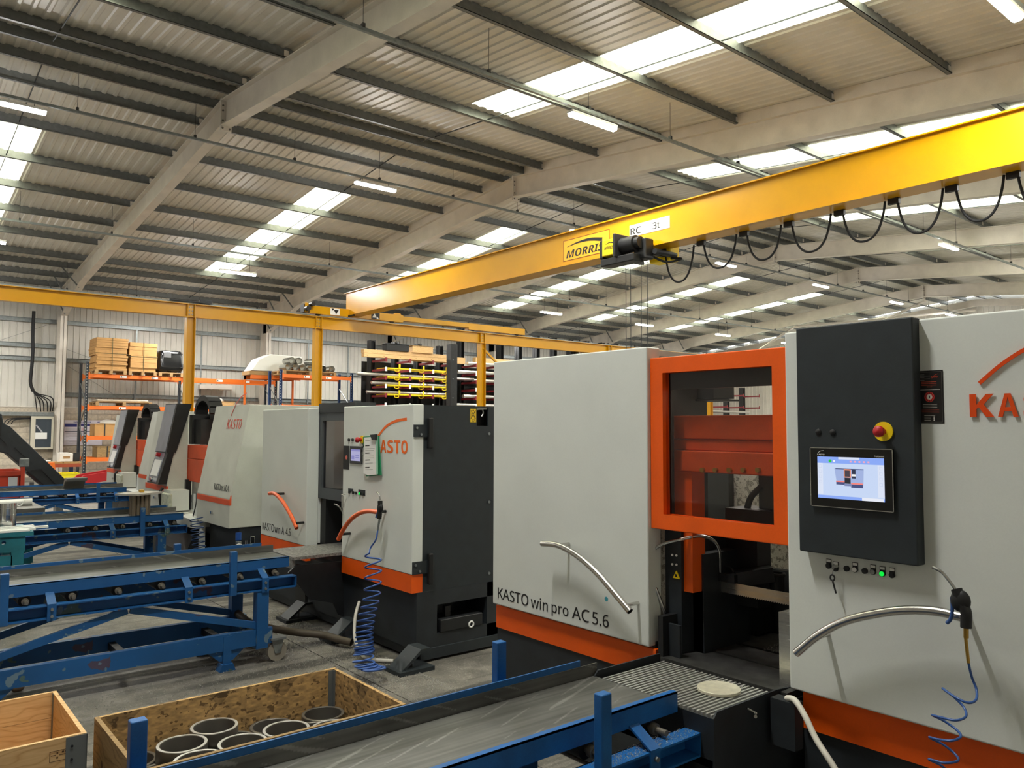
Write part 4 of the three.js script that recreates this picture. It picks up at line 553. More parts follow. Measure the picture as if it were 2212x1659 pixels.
    const tex = canvasTex(128, 128, (g, W, H) => { g.fillStyle = '#c4c2ee'; g.fillRect(0, 0, W, H); g.fillStyle = '#9a98d8'; g.fillRect(0, 0, W, 22); g.fillRect(8, 70, 40, 40); g.fillRect(62, 60, 50, 12); g.fillRect(62, 84, 50, 12); });
    mesh('screen', faceX(new THREE.PlaneGeometry(d.z1 - d.z0, d.y1 - d.y0), X - 0.0128, (d.y0 + d.y1) / 2, (d.z0 + d.z1) / 2), new THREE.MeshStandardMaterial({ color: 0x111111, emissive: 0xffffff, emissiveMap: tex, emissiveIntensity: 0.32 }), bz, true);
    const l = new THREE.RectAreaLight(0xcfccff, 0.3, d.z1 - d.z0, d.y1 - d.y0); l.position.set(X - 0.016, (d.y0 + d.y1) / 2, (d.z0 + d.z1) / 2); l.lookAt(-5, l.position.y, l.position.z); scene.add(l); l.name = 'screen_light_001';
    for (const [u, v, k] of [[755, 950, 'k'], [763, 950, 'k'], [756, 1063, 'k'], [764, 1064, 'k'], [770, 1065, 'k'], [779, 1066, 'G'], [786, 1067, 'k']]) { const p2 = A(u, v), q = mesh('switch', cyl([X, p2.y, p2.z], [X - 0.012, p2.y, p2.z], 0.013, 14), MT.black, rd); if (k === 'G') mesh('switch_lamp', cyl([X - 0.012, p2.y, p2.z], [X - 0.016, p2.y, p2.z], 0.011, 14), new THREE.MeshStandardMaterial({ color: 0x08a83a, emissive: 0x06c040, emissiveIntensity: 0.6 }), q); }
    const pl = [onX(X, [[753, 1055], [763, 1062]]), onX(X, [[775, 1057], [789, 1071]])]; meshes('switch_plate', pl.map(o => box(X - 0.004, X, o.y0, o.y1, o.z0, o.z1)), MT.dark, rd);
    const e = A(781, 950), es = mesh('emergency_stop', cyl([X, e.y, e.z + 0.02], [X - 0.01, e.y, e.z + 0.02], 0.035, 20), MT.caution, rd); mesh('stop_button', lathe([[0, 0], [0.016, 0], [0.016, 0.025], [0.024, 0.03], [0.022, 0.05], [0, 0.056]], [0, 0, 0], 20).rotateZ(Math.PI / 2).translate(X - 0.008, e.y, e.z + 0.01), MT.red, es); }
  { const p = A(752, 1066); mesh('key', [cyl([X - 0.015, p.y, p.z], [X - 0.06, p.y - 0.01, p.z - 0.01], 0.005, 8), bar([X - 0.05, p.y - 0.02, p.z - 0.01], [X - 0.05, p.y - 0.12, p.z - 0.005], 0.005, 0.02)], MT.steel, rd); }
  // clip file on the door
  const cf = thing('job_folder', 'green plastic folder of printed sheets hung on the saw door', 'folder');
  const F = (u, v, o) => at(u, v, 'x', X - o);
  const q = (a, mat, o0, o1, name, par) => mesh(name, prism('x', a.map(([u, v]) => { const p = F(u, v, o0); return [p.z, p.y]; }), X - o0, X - o1), mat, par);
  q([[784, 943], [817, 941], [823, 1027], [790, 1029]], MT.green, 0.02, 0.012, 'folder_back', cf);
  q([[787, 945], [812, 943], [814, 1025], [795, 1027], [785, 1022]], MT.paper, 0.03, 0.024, 'printed_sheets', cf);
  q([[811, 942], [816, 941], [816, 1024], [813, 1025]], S(0x9ad0b4, 0.5), 0.032, 0.03, 'folder_edge', cf);
  for (const [v, w, k] of [[951, 11, 0], [962, 9, 1], [969, 20, 0], [973, 18, 0], [978, 9, 1], [985, 18, 0], [989, 19, 0], [993, 10, 1], [1000, 16, 0], [1009, 9, 1], [1014, 16, 0]]) q([[789, v], [789 + w, v - 0.5], [789 + w, v + (k ? 1.5 : 0.4)], [789, v + (k ? 2 : 0.9)]], k ? MT.dark : S(0x9a9a98, 0.7), 0.0306, 0.03, 'print_line', cf);
  q([[799, 939], [811, 938], [810, 950], [803, 950]], MT.dark, 0.05, 0.03, 'clip', cf);
  mesh('cord', tube([F(781, 957, 0.03), F(785, 962, 0.035), F(781, 975, 0.03), F(783, 984, 0.03)], 0.004, 16, 6), MT.black, cf);
  const bg = blowGun('black air gun hooked on the orange arched handle', X - 0.13, [[814, 1062], [819, 1070], [821, 1080]], [[821, 1082], [821, 1098], [820, 1110], [819, 1120]], [[816, 1105], [814, 1112], [812, 1118]]);
  mesh('fitting', cyl(F(820, 1120, 0.13), F(816, 1145, 0.13), 0.009, 8), MT.galv, bg);
  const ch = thing('coiled_air_hose', 'blue coiled air hose piled on the floor below the orange handle', 'hose');
  const P = [F(816, 1145, 0.13), F(812, 1165, 0.15), F(800, 1184, 0.16)], XH = X - 0.24;
  mesh('hose_top', tube([...P, at(797, 1196, 'x', XH + 0.03)], 0.0065, 24, 7), S(0x3a5fa6, 0.35), ch);
  mesh('coil', coil([[806, 1195], [806, 1240], [803, 1290], [793, 1330], [787, 1370], [787, 1410]].map(([u, v]) => at(u, v, 'x', XH)), s => 0.06 + 0.012 * s, 17, 0.0065, ch, null, 2.6, 1.9), S(0x3a5fa6, 0.35), ch);
  const pb = at(803, 1465, 'y', 0.02); mesh('coil_pile', coil([v3(XH, 0.12, at(787, 1410, 'x', XH).z), v3(pb.x, 0.09, pb.z - 0.1), v3(pb.x + 0.02, 0.08, pb.z), v3(pb.x - 0.01, 0.1, pb.z + 0.05)], s => 0.075, 9, 0.0065, ch, null, 2.6), S(0x3a5fa6, 0.35), ch);
  const wh = thing('drain_hose', 'white drain hose bending down behind the blue coiled hose', 'hose');
  mesh('hose', tube([at(776, 1300, 'x', X + 0.03), at(768, 1330, 'x', X - 0.05), at(766, 1375, 'x', X - 0.1), at(775, 1405, 'x', X - 0.12), at(800, 1424, 'y', 0.02), at(850, 1428, 'y', 0.02)], 0.014, 50), S(0xd4d0c6, 0.5), wh);
}
// ---------- two older saws with leaning towers ----------
{
  const X = 3.1, zR0 = -9.69, zR1 = -8.61, zL0 = -11.93, zL1 = -10.93, back = 4.3, yb = 0.7, yk = 1.02, yt = 2.05, dx = 0.2;
  const grey = S(0xffffff, 0.5, 0, { map: mottle(0xc5c7be, 0.05, 5, 1) }), stripe = S(0xffffff, 0.5, 0, { map: mottle(0xe2572a, 0.06, 5, 1) });
  const prof = (top, d, bk = back) => [[X, yb], [X, yk], [X + d, top], [bk, top], [bk, yb]];
  const t = thing('band_saw', 'older light grey band saw with two leaning towers beside the saw with orange handles', 'band saw');
  const rt = mesh('right_tower', prism('z', prof(yt, dx), zR0, zR1, 0.006), grey, t);
  mesh('tower_stripe', prism('z', [[X - 0.002, yk - 0.055], [X - 0.002, yk], [X - 0.002 + 0.011, yk + 0.055], [X + 0.02, yk + 0.055], [X + 0.02, yk - 0.055]].map(([x, y]) => [x, y - 0.02]), zR0 + 0.003, zR1 + 0.001), stripe, rt);
  mesh('tower_lock', cyl([X, 0.83, (zR0 + zR1) / 2], [X - 0.02, 0.83, (zR0 + zR1) / 2], 0.018, 10), MT.chrome, rt);
  const lt = mesh('left_tower', prism('z', [[X, yb], [X, yk], [X + 0.14, 2.02], [X + 0.26, 2.02], [X + 0.26, yb]], zL0, zL1, 0.006), grey, t);
  mesh('tower_stripe', prism('z', [[X - 0.002, yk - 0.075], [X - 0.002, yk], [X + 0.02, yk], [X + 0.02, yk - 0.075]], zL0 + 0.003, zL1 + 0.001), stripe, lt);
  mesh('tower_lock', cyl([X, 0.84, (zL0 + zL1) / 2], [X - 0.02, 0.84, (zL0 + zL1) / 2], 0.018, 10), MT.chrome, lt);
  // control column on the left tower
  const face = S(0xffffff, 0.3, 0.4, { map: mottle(0x9297a6, 0.08, 6, 1.5) }), h0 = -11.42, h1 = -10.9;
  const cb = mesh('control_housing', prism('z', [[3.08, 1.46], [3.2, 2.11], [3.39, 2.11], [3.2, 1.46]], h0, h1), MT.black, t);
  mesh('housing_face', prism('z', [[3.0782, 1.47], [3.194, 2.1], [3.198, 2.1], [3.0822, 1.47]], h0 + 0.01, h1 - 0.05), face, cb);
  mesh('operator_panel', prism('z', [[2.985, 1.05], [3.1, 1.47], [3.18, 1.47], [3.09, 1.05]], h0, h1, 0.005), MT.black, t);
  const ox = y => 2.985 + 0.115 * (y - 1.05) / 0.42, op = mesh('panel_face', prism('z', [[ox(1.07) - 0.004, 1.07], [ox(1.46) - 0.004, 1.46], [ox(1.46), 1.46], [ox(1.07), 1.07]], h0 + 0.03, h1 - 0.1), face, t);
  mesh('keypad', prism('z', [[ox(1.15) - 0.01, 1.15], [ox(1.36) - 0.01, 1.36], [ox(1.36) - 0.004, 1.36], [ox(1.15) - 0.004, 1.15]], h0 + 0.07, h1 - 0.14), MT.white, op);
  mesh('stop_button', cyl([ox(1.42), 1.42, h0 + 0.22], [ox(1.42) - 0.05, 1.435, h0 + 0.22], 0.03, 14), MT.red, op);
  mesh('lower_switch', cyl([ox(1.1), 1.1, h0 + 0.2], [ox(1.1) - 0.03, 1.1, h0 + 0.2], 0.03, 14), MT.chrome, op);
  // saw frame between the towers, cable chain, vice and base
  const r = mesh('saw_frame', [rbox(3.37, 3.6, 1.38, 1.56, zL1 - 0.1, zR0 + 0.2, 0.006), rbox(3.365, 3.58, 1.08, 1.375, zL1 - 0.1, zR0 + 0.2, 0.006)], stripe, t);
  mesh('column', [box(3.62, 3.72, 0.5, 2.0, zL1 + 0.25, zL1 + 0.6), box(3.42, 3.56, 0.5, 1.08, zL1 + 0.02, zL1 + 0.6)], MT.light, t);
  mesh('drive_column', [box(3.37, 3.6, 1.57, 1.96, zL1, zL1 + 0.12), box(3.4, 3.6, 1.57, 1.9, zL1 + 0.12, zL1 + 0.4), box(3.62, 3.7, 0.6, 1.98, zL1 - 0.05, zL1 + 0.24), box(3.33, 3.4, 0.7, 1.1, zL1, zL1 + 0.06)], MT.black, t);
  { const c = [3.5, 1.97, zL1 + 0.36], links = []; for (let i = 0; i < 9; i++) { const a0 = Math.PI - i * Math.PI / 9, a1 = Math.PI - (i + 1) * Math.PI / 9, P = a => [c[2] + 0.3 * Math.cos(a), c[1] + 0.21 * Math.sin(a)], [za, ya] = P(a0), [zb, yb2] = P(a1); links.push(bar([c[0], ya, za], [c[0], yb2, zb], 0.16, 0.07)); } meshes('cable_chain_link', links, MT.black, t); }
  mesh('vice', [box(3.15, 3.4, 0.72, 0.98, zR0 - 0.3, zR0 + 0.02), box(3.07, 3.3, 0.72, 0.98, zL1 - 0.02, zL1 + 0.3), box(3.05, 3.6, 0.6, 0.7, zL1, zR0)], MT.light, t);
  mesh('sack', [rbox(3.01, 3.06, 0.62, 0.95, zL1 + 0.06, zL1 + 0.42, 0.02)], S(0xffffff, 0.7, 0, { map: mottle(0xb4b8a6, 0.2, 8, 4) }), t);
  mesh('vice_handle', tube([[X - 0.06, 1.0, zL1 + 0.05], [X - 0.1, 0.95, zL1 + 0.07], [X - 0.08, 0.7, zL1 + 0.06], [X - 0.12, 0.62, zL1 + 0.02]], 0.018, 20), MT.black, t);
  const dk = mesh('base', [box(X + 0.12, back - 0.02, 0.02, yb, zR0 + 0.12, zR1 - 0.02), box(X + 0.1, X + 0.9, 0.02, yb, zL0 + 0.02, zL1 - 0.05), box(X + 0.25, back, 0.02, 0.6, zL1 - 0.1, zR0 + 0.2)], MT.base, t);
  mesh('chip_tray', [prism('z', [[3.02, 0.16], [3.3, 0.16], [3.3, 0.5], [3.1, 0.5], [3.02, 0.3]], zL1 + 0.1, zR0 - 0.1)], MT.blackMetal, t);
  mesh('support_leg', [box(X + 0.02, X + 0.08, 0.02, yb, zR0 + 0.03, zR0 + 0.08)], MT.light, t);
  meshes('foot', [[zR0 + 0.2], [zR1 - 0.1], [zL0 + 0.1]].map(([z]) => cyl([X + 0.25, 0, z], [X + 0.25, 0.03, z], 0.06, 10)), MT.black, t);
  const cl = t.clone(); cl.name = numbered('band_saw'); cl.position.set(0.5, 0, -4.6); cl.userData = { label: 'older light grey leaning-tower band saw next to the red trolley and pallet racking', category: 'band saw' }; scene.add(cl);
  // marks and fittings that only the near one shows
  const a = at(500, 925, 'x', X + 0.17), y = 1.78, xa = X + dx * (y - yk) / (yt - yk), sh = g => g.applyMatrix4(new THREE.Matrix4().makeTranslation(-xa, -y, 0)).applyMatrix4(new THREE.Matrix4().makeRotationZ(-Math.atan(dx / (yt - yk)))).applyMatrix4(new THREE.Matrix4().makeTranslation(xa, y, 0));
  const L = []; let z = zR1 - 0.56; for (const ch of 'KASTO') { L.push(sh(faceX(text(ch, 0.075, 0.11, 0.002), xa - 0.002, y, z))); z += 0.092; } L.push(sh(faceX(stroke([[0.06, 0.15], [0.13, 0.27], [0.24, 0.36], [0.4, 0.41]], 0.014, 0.002), xa - 0.002, y, zR1 - 0.56)));
  mesh('maker_letters', L, S(0xd8492e, 0.5), rt);
  { const y2 = 1.09, x2 = X + dx * (y2 - yk) / (yt - yk); mesh('lettering', faceX(text('KASTOtec AC 4', 0.46, 0.07, 0.002), x2 - 0.003, y2, zR1 - 0.52), MT.dark, rt); }
  const sd = zR1; meshes('door_hinge', [1.95, 1.45, 0.9].map(yy => rbox(X + 0.85, X + 0.93, yy - 0.05, yy + 0.05, sd, sd + 0.03, 0.006)), MT.dark, rt);
  { const p = (u, v) => at(u, v, 'z', zR1 - 0.02); const fr = mesh('air_service_unit', [rbox(p(508, 1185).x, p(516, 1185).x, 0.32, 0.56, sd - 0.02, sd + 0.06, 0.01), box(p(502, 1185).x, p(545, 1185).x, 0.42, 0.45, sd - 0.02, sd + 0.03)], MT.galv, t); const g = p(510, 1180); mesh('gauge', cyl([g.x, g.y, sd + 0.06], [g.x, g.y, sd + 0.075], 0.04, 24), MT.paper, fr); mesh('regulator_cap', cyl([p(512, 1165).x, 0.57, sd + 0.02], [p(512, 1165).x, 0.65, sd + 0.02], 0.032, 14), S(0x1d4d9a, 0.5), fr); mesh('valve', [cyl([p(528, 1185).x, 0.36, sd + 0.02], [p(528, 1185).x, 0.56, sd + 0.02], 0.015, 10), rbox(p(536, 1180).x, p(546, 1180).x, 0.52, 0.6, sd - 0.01, sd + 0.04, 0.008)], MT.chrome, fr); }
  const h = thing('coiled_air_hose', 'thin dark coiled air hose hanging beside the older saw tower', 'hose');
  const HX = X - 0.12; mesh('hose_top', tube([at(424, 1065, 'x', X - 0.05), at(423, 1090, 'x', HX), at(417, 1115, 'x', HX)], 0.006, 20), MT.rubber, h);
  mesh('coil', coil([[424, 1118], [427, 1150], [430, 1180], [433, 1210]].map(([u, v]) => at(u, v, 'x', HX)), 0.07, 9, 0.006, h, null, 0), S(0x24406f, 0.4), h);
}
// ---------- blue outfeed conveyors ----------
const hubM = S(0x6b665c, 0.55, 0.3);
function conveyor(o) {                                     // runs along x; zn: near side, zf: far side, yb: bed
  const { x0, x1, zn, zf, yb, posts, farPosts, straps, rollers, label, foot, legX, castX } = o;
  const t = thing('outfeed_conveyor', label, 'conveyor', 'blue outfeed conveyors in front of the saws');
  const paint = o.worn ? MT.blueWorn : MT.blue, rt = yb + (o.lip || 0.0);
  const nr = mesh('near_rail', [box(x0, x1, rt - 0.078, rt, zn - 0.006, zn), box(x0, x1, rt - 0.006, rt, zn - 0.03, zn)], paint, t);
  mesh('far_guard', [box(x0, x1 - 0.06, yb - 0.02, yb + 0.075, zf - 0.008, zf), box(x0, x1 - 0.06, yb - 0.03, yb - 0.02, zf - 0.03, zf)], paint, t);
  mesh('bed_plate', [box(x0, x1 + 0.02, yb - 0.008, yb - 0.003, zf, zn - 0.006), box(x0, x1 + 0.04, yb - 0.003, yb + 0.05, zf, zf + 0.004)], MT.bedSteel, t);
  const channel = (z, d) => [box(x0 + 0.02, x1 + 0.02, rt - 0.225, rt - 0.135, z, z + 0.006), box(x0 + 0.02, x1 + 0.02, rt - 0.225, rt - 0.217, z, z + d), box(x0 + 0.02, x1 + 0.02, rt - 0.143, rt - 0.135, z, z + d), box(x1 + 0.012, x1 + 0.02, rt - 0.225, rt - 0.135, z, z + d)];
  mesh('near_channel', channel(zn + 0.02, 0.08), paint, t); mesh('far_channel', channel(zf - 0.02, -0.08), paint, t);
  for (const x of straps) { const s = mesh('strap', [bar([x, rt - 0.07, zn + 0.001], [x, rt - 0.13, zn + 0.106], 0.052, 0.008), box(x - 0.026, x + 0.026, rt - 0.235, rt - 0.126, zn + 0.1, zn + 0.108)], paint, t); meshes('bolt', [0.16, 0.205].map(d => cyl([x, rt - d, zn + 0.108], [x, rt - d, zn + 0.12], 0.01, 6)), MT.galv, s); }
  for (const x of rollers) { const r = mesh('roller', cyl([x, rt - 0.112, zf + 0.03], [x, rt - 0.112, zn - 0.03], 0.038, 18), MT.blackMetal, t); mesh('axle', [cyl([x, rt - 0.112, zn - 0.03], [x, rt - 0.112, zn + 0.06], 0.012, 10), cyl([x, rt - 0.112, zn - 0.012], [x, rt - 0.112, zn + 0.01], 0.022, 14)], hubM, r); }
  const post = (x, z) => mesh('stop_post', rbox(x - 0.025, x + 0.025, rt - 0.225, rt + (o.postH || 0.1), z - 0.02, z + 0.02, 0.005), paint, t);
  for (const x of posts) post(x, zn + 0.122); for (const x of farPosts) post(x, zf - 0.122);
  const legs = z => legX.map(x => box(x - 0.045, x + 0.045, 0.12, rt - 0.225, z + 0.015, z + 0.095));
  meshes('leg', [...legs(zn), ...legs(zf - 0.11)], paint, t);
  const beam = z => prism('z', [[x0 + 0.05, 0.145], [x0 + 0.2, 0.145], [x0 + 0.22, 0.145], [x1 - 0.16, 0.145], [x1 - 0.16, 0.265], [x0 + 0.05, 0.265]], z - 0.05, z);
  meshes('frame_beam', [beam(zn + 0.08), beam(zf - 0.03)], paint, t);
  meshes('cross_tube', [x0 + 0.3, (x0 + x1) / 2, x1 - 0.5].map(x => box(x - 0.025, x + 0.025, 0.16, 0.21, zf - 0.03, zn + 0.03)), MT.blackMetal, t);
  const mx = o.apex ?? (x0 + x1) / 2, br = z => [bar([mx, rt - 0.24, z], [x1 - 0.2, 0.27, z], 0.03, 0.05), bar([mx - 0.02, rt - 0.24, z], [x0 + 0.1, 0.27, z], 0.03, 0.05)];
  meshes('brace', [...br(zn + 0.055), ...br(zf - 0.055)], paint, t);
  for (const x of foot) for (const z of [zn + 0.055, zf - 0.055]) mesh('foot', [box(x - 0.03, x + 0.03, 0.02, 0.25, z - 0.03, z + 0.03), prism('z', [[x - 0.14, 0.146], [x + 0.14, 0.146], [x + 0.05, 0.07], [x - 0.05, 0.07]], z - 0.01, z + 0.01), prism('z', [[x - 0.06, 0], [x + 0.06, 0], [x + 0.04, 0.05], [x - 0.04, 0.05]], z - 0.045, z + 0.045)], paint, t);
  for (const x of castX) for (const z of [zn + 0.05, zf - 0.05]) { const c = mesh('caster', [box(x - 0.06, x + 0.06, 0.165, 0.18, z - 0.05, z + 0.05), prism('z', [[x - 0.05, 0.165], [x + 0.05, 0.165], [x + 0.02, 0.06], [x - 0.02, 0.06]], z + 0.026, z + 0.032), prism('z', [[x - 0.05, 0.165], [x + 0.05, 0.165], [x + 0.02, 0.06], [x - 0.02, 0.06]], z - 0.032, z - 0.026)], MT.galv, t); mesh('wheel', cyl([x, 0.075, z - 0.024], [x, 0.075, z + 0.024], 0.075, 24), S(0x8d877b, 0.7), c); }
  return t;
}
{
  const Xn = (u, v, z) => at(u, v, 'z', z).x;
  // conveyor at the large saw
  { const zn = -2.05, zf = -2.54; conveyor({ x0: -1.6, x1: 2.54, zn, zf, yb: 0.7, lip: 0.055, postH: 0.14, posts: [1.99, 0.4], farPosts: [0.69, 2.12], straps: [1.62, 2.28], rollers: [-1.2, -0.6, 0, 0.5, 0.95, 1.38, 1.7, 2.06, 2.4], legX: [-1.2, 2.2], foot: [-1.0, 1.9], castX: [2.42], apex: 0.5, label: 'blue steel outfeed conveyor leading to the large saw, wooden crate beside it' }); }
  { const zn = -6.0, z = zn + 0.05; conveyor({ x0: 0.3, x1: 2.645, zn, zf: -6.42, yb: 0.765, lip: 0.011, posts: [2.155, 0.715], farPosts: [1.95], straps: [109.5, 402.6, 566.7].map(u => Xn(u, 1290, z)), rollers: [58, 160, 259.4, 352.8, 440.7, 522, 598].map(u => Xn(u, 1270, z)), legX: [2.4, 0.4], foot: [2.14, 0.66], castX: [2.53, 0.42], apex: 1.47, worn: 1, label: 'blue outfeed conveyor leading to the saw with orange handles' }); }
  { const zn = -9.8, z = zn, q = u => Xn(u, 1150, z); conveyor({ x0: 0.6, x1: 2.98, zn, zf: -10.22, yb: 0.765, lip: 0.011, posts: [q(301)], farPosts: [], straps: [q(239), q(355)], rollers: [q(146), q(206), q(265), q(323), q(376)], legX: [2.72, 0.8], foot: [2.4, 0.9], castX: [], apex: q(150), worn: 1, label: 'blue outfeed conveyor carrying a bundle of steel bar ends under a plank' }); }
  { const zn = -14.54, z = zn, q = u => Xn(u, 1075, z); conveyor({ x0: 1.2, x1: 3.48, zn, zf: -14.96, yb: 0.765, lip: 0.011, posts: [q(208)], farPosts: [q(195)], straps: [q(165), q(248)], rollers: [q(98), q(141), q(184), q(226)], legX: [3.2, 1.4], foot: [2.9, 1.5], castX: [], apex: q(120), label: 'blue outfeed conveyor beside the red swarf bin' }); }
}
// ---------- along the far wall ----------
const zb = (u0, v0, u1, v1, z, d) => { const a = at(u0, v0, 'z', z), b = at(u1, v1, 'z', z); return box(a.x, b.x, b.y, a.y, z - d, z); };
function rack(o) {                                          // pallet racking; front at z, beams at ys
  const t = thing('pallet_rack', o.label, 'pallet rack'), zb2 = o.z - 1.1;
  for (const x of o.xs) { const fr = []; for (const z of [o.z - 0.08, zb2]) { const up = mesh('upright', [box(x - 0.045, x + 0.045, 0.01, o.h, z, z + 0.012), box(x - 0.045, x - 0.033, 0.01, o.h, z, z + 0.07), box(x + 0.033, x + 0.045, 0.01, o.h, z, z + 0.07), box(x - 0.07, x + 0.07, 0, 0.01, z - 0.02, z + 0.09)], o.up, t); const hl = []; for (let y = 0.3; y < o.h - 0.05; y += 0.1) hl.push(box(x - 0.014, x + 0.014, y, y + 0.035, z + 0.012, z + 0.015)); if (z > zb2) { const hm = mesh('upright_slots', hl, MT.paper, up); hm.userData.kind = 'stuff'; } }
    let y = 0.3, s = 0; while (y + 0.8 < o.h) { mesh('frame_brace', bar([x, y, s ? o.z - 0.06 : zb2 + 0.05], [x, y + 0.75, s ? zb2 + 0.05 : o.z - 0.06], 0.025, 0.025), MT.galv, t); y += 0.75; s = 1 - s; } }
  for (const y of o.ys) for (let i = 0; i + 1 < o.xs.length; i++) { const a = o.xs[i] + 0.05, b = o.xs[i + 1] - 0.05;
    for (const z of [o.z - 0.05, zb2]) { const bm = mesh('beam', [box(a, b, y - 0.13, y, z, z + 0.05), box(a - 0.015, a + 0.03, y - 0.2, y + 0.04, z + 0.045, z + 0.056), box(b - 0.03, b + 0.015, y - 0.2, y + 0.04, z + 0.045, z + 0.056)], MT.rackOrange, t); if (z > zb2) for (const f of o.tags || [0.3, 0.62]) { const tg = mesh('location_tag', box(a + (b - a) * f, a + (b - a) * f + 0.22, y - 0.11, y - 0.03, z + 0.05, z + 0.053), MT.paper, bm); mesh('tag_code', box(a + (b - a) * f + 0.03, a + (b - a) * f + 0.06, y - 0.1, y - 0.04, z + 0.053, z + 0.054), MT.black, tg); } } }
  return t;
}
const R1 = { z: -29.9, xs: [5.81, 9.15, 12.5], ys: [3.61, 2.515, 1.476, 0.738] };
rack({ ...R1, h: 4.02, up: MT.rackGrey, label: 'tall orange and grey pallet racking with cardboard stacks on its top level' });
rack({ z: -27.4, xs: [11.65, 14.5], ys: [3.74, 2.62, 1.4], h: 3.9, up: MT.rackBlue, label: 'orange and blue pallet racking carrying the pallet of short tubes' });
function pallet(x0, x1, y, z1, z0, label, group) {
  const t = thing('wooden_pallet', label, 'pallet', group), L = x1 - x0, D = z1 - z0;
  meshes('deck_board', [0, 1, 2, 3, 4].map(i => box(x0, x1, y + 0.122, y + 0.144, z0 + i * (D - 0.1) / 4, z0 + i * (D - 0.1) / 4 + 0.1)), MT.palletWood, t);
  meshes('bearer', [0, 0.5, 1].map(f => box(x0 + f * (L - 0.1), x0 + f * (L - 0.1) + 0.1, y + 0.1, y + 0.122, z0, z1)), MT.palletWood, t);
  meshes('block', [0, 0.5, 1].flatMap(f => [0, 0.5, 1].map(k => box(x0 + f * (L - 0.1), x0 + f * (L - 0.1) + 0.1, y + 0.022, y + 0.1, z0 + k * (D - 0.13), z0 + k * (D - 0.13) + 0.13))), MT.palletWood, t);
  meshes('base_board', [0, 0.5, 1].map(f => box(x0 + f * (L - 0.1), x0 + f * (L - 0.1) + 0.1, y, y + 0.022, z0, z1)), MT.palletWood, t); return t;
}
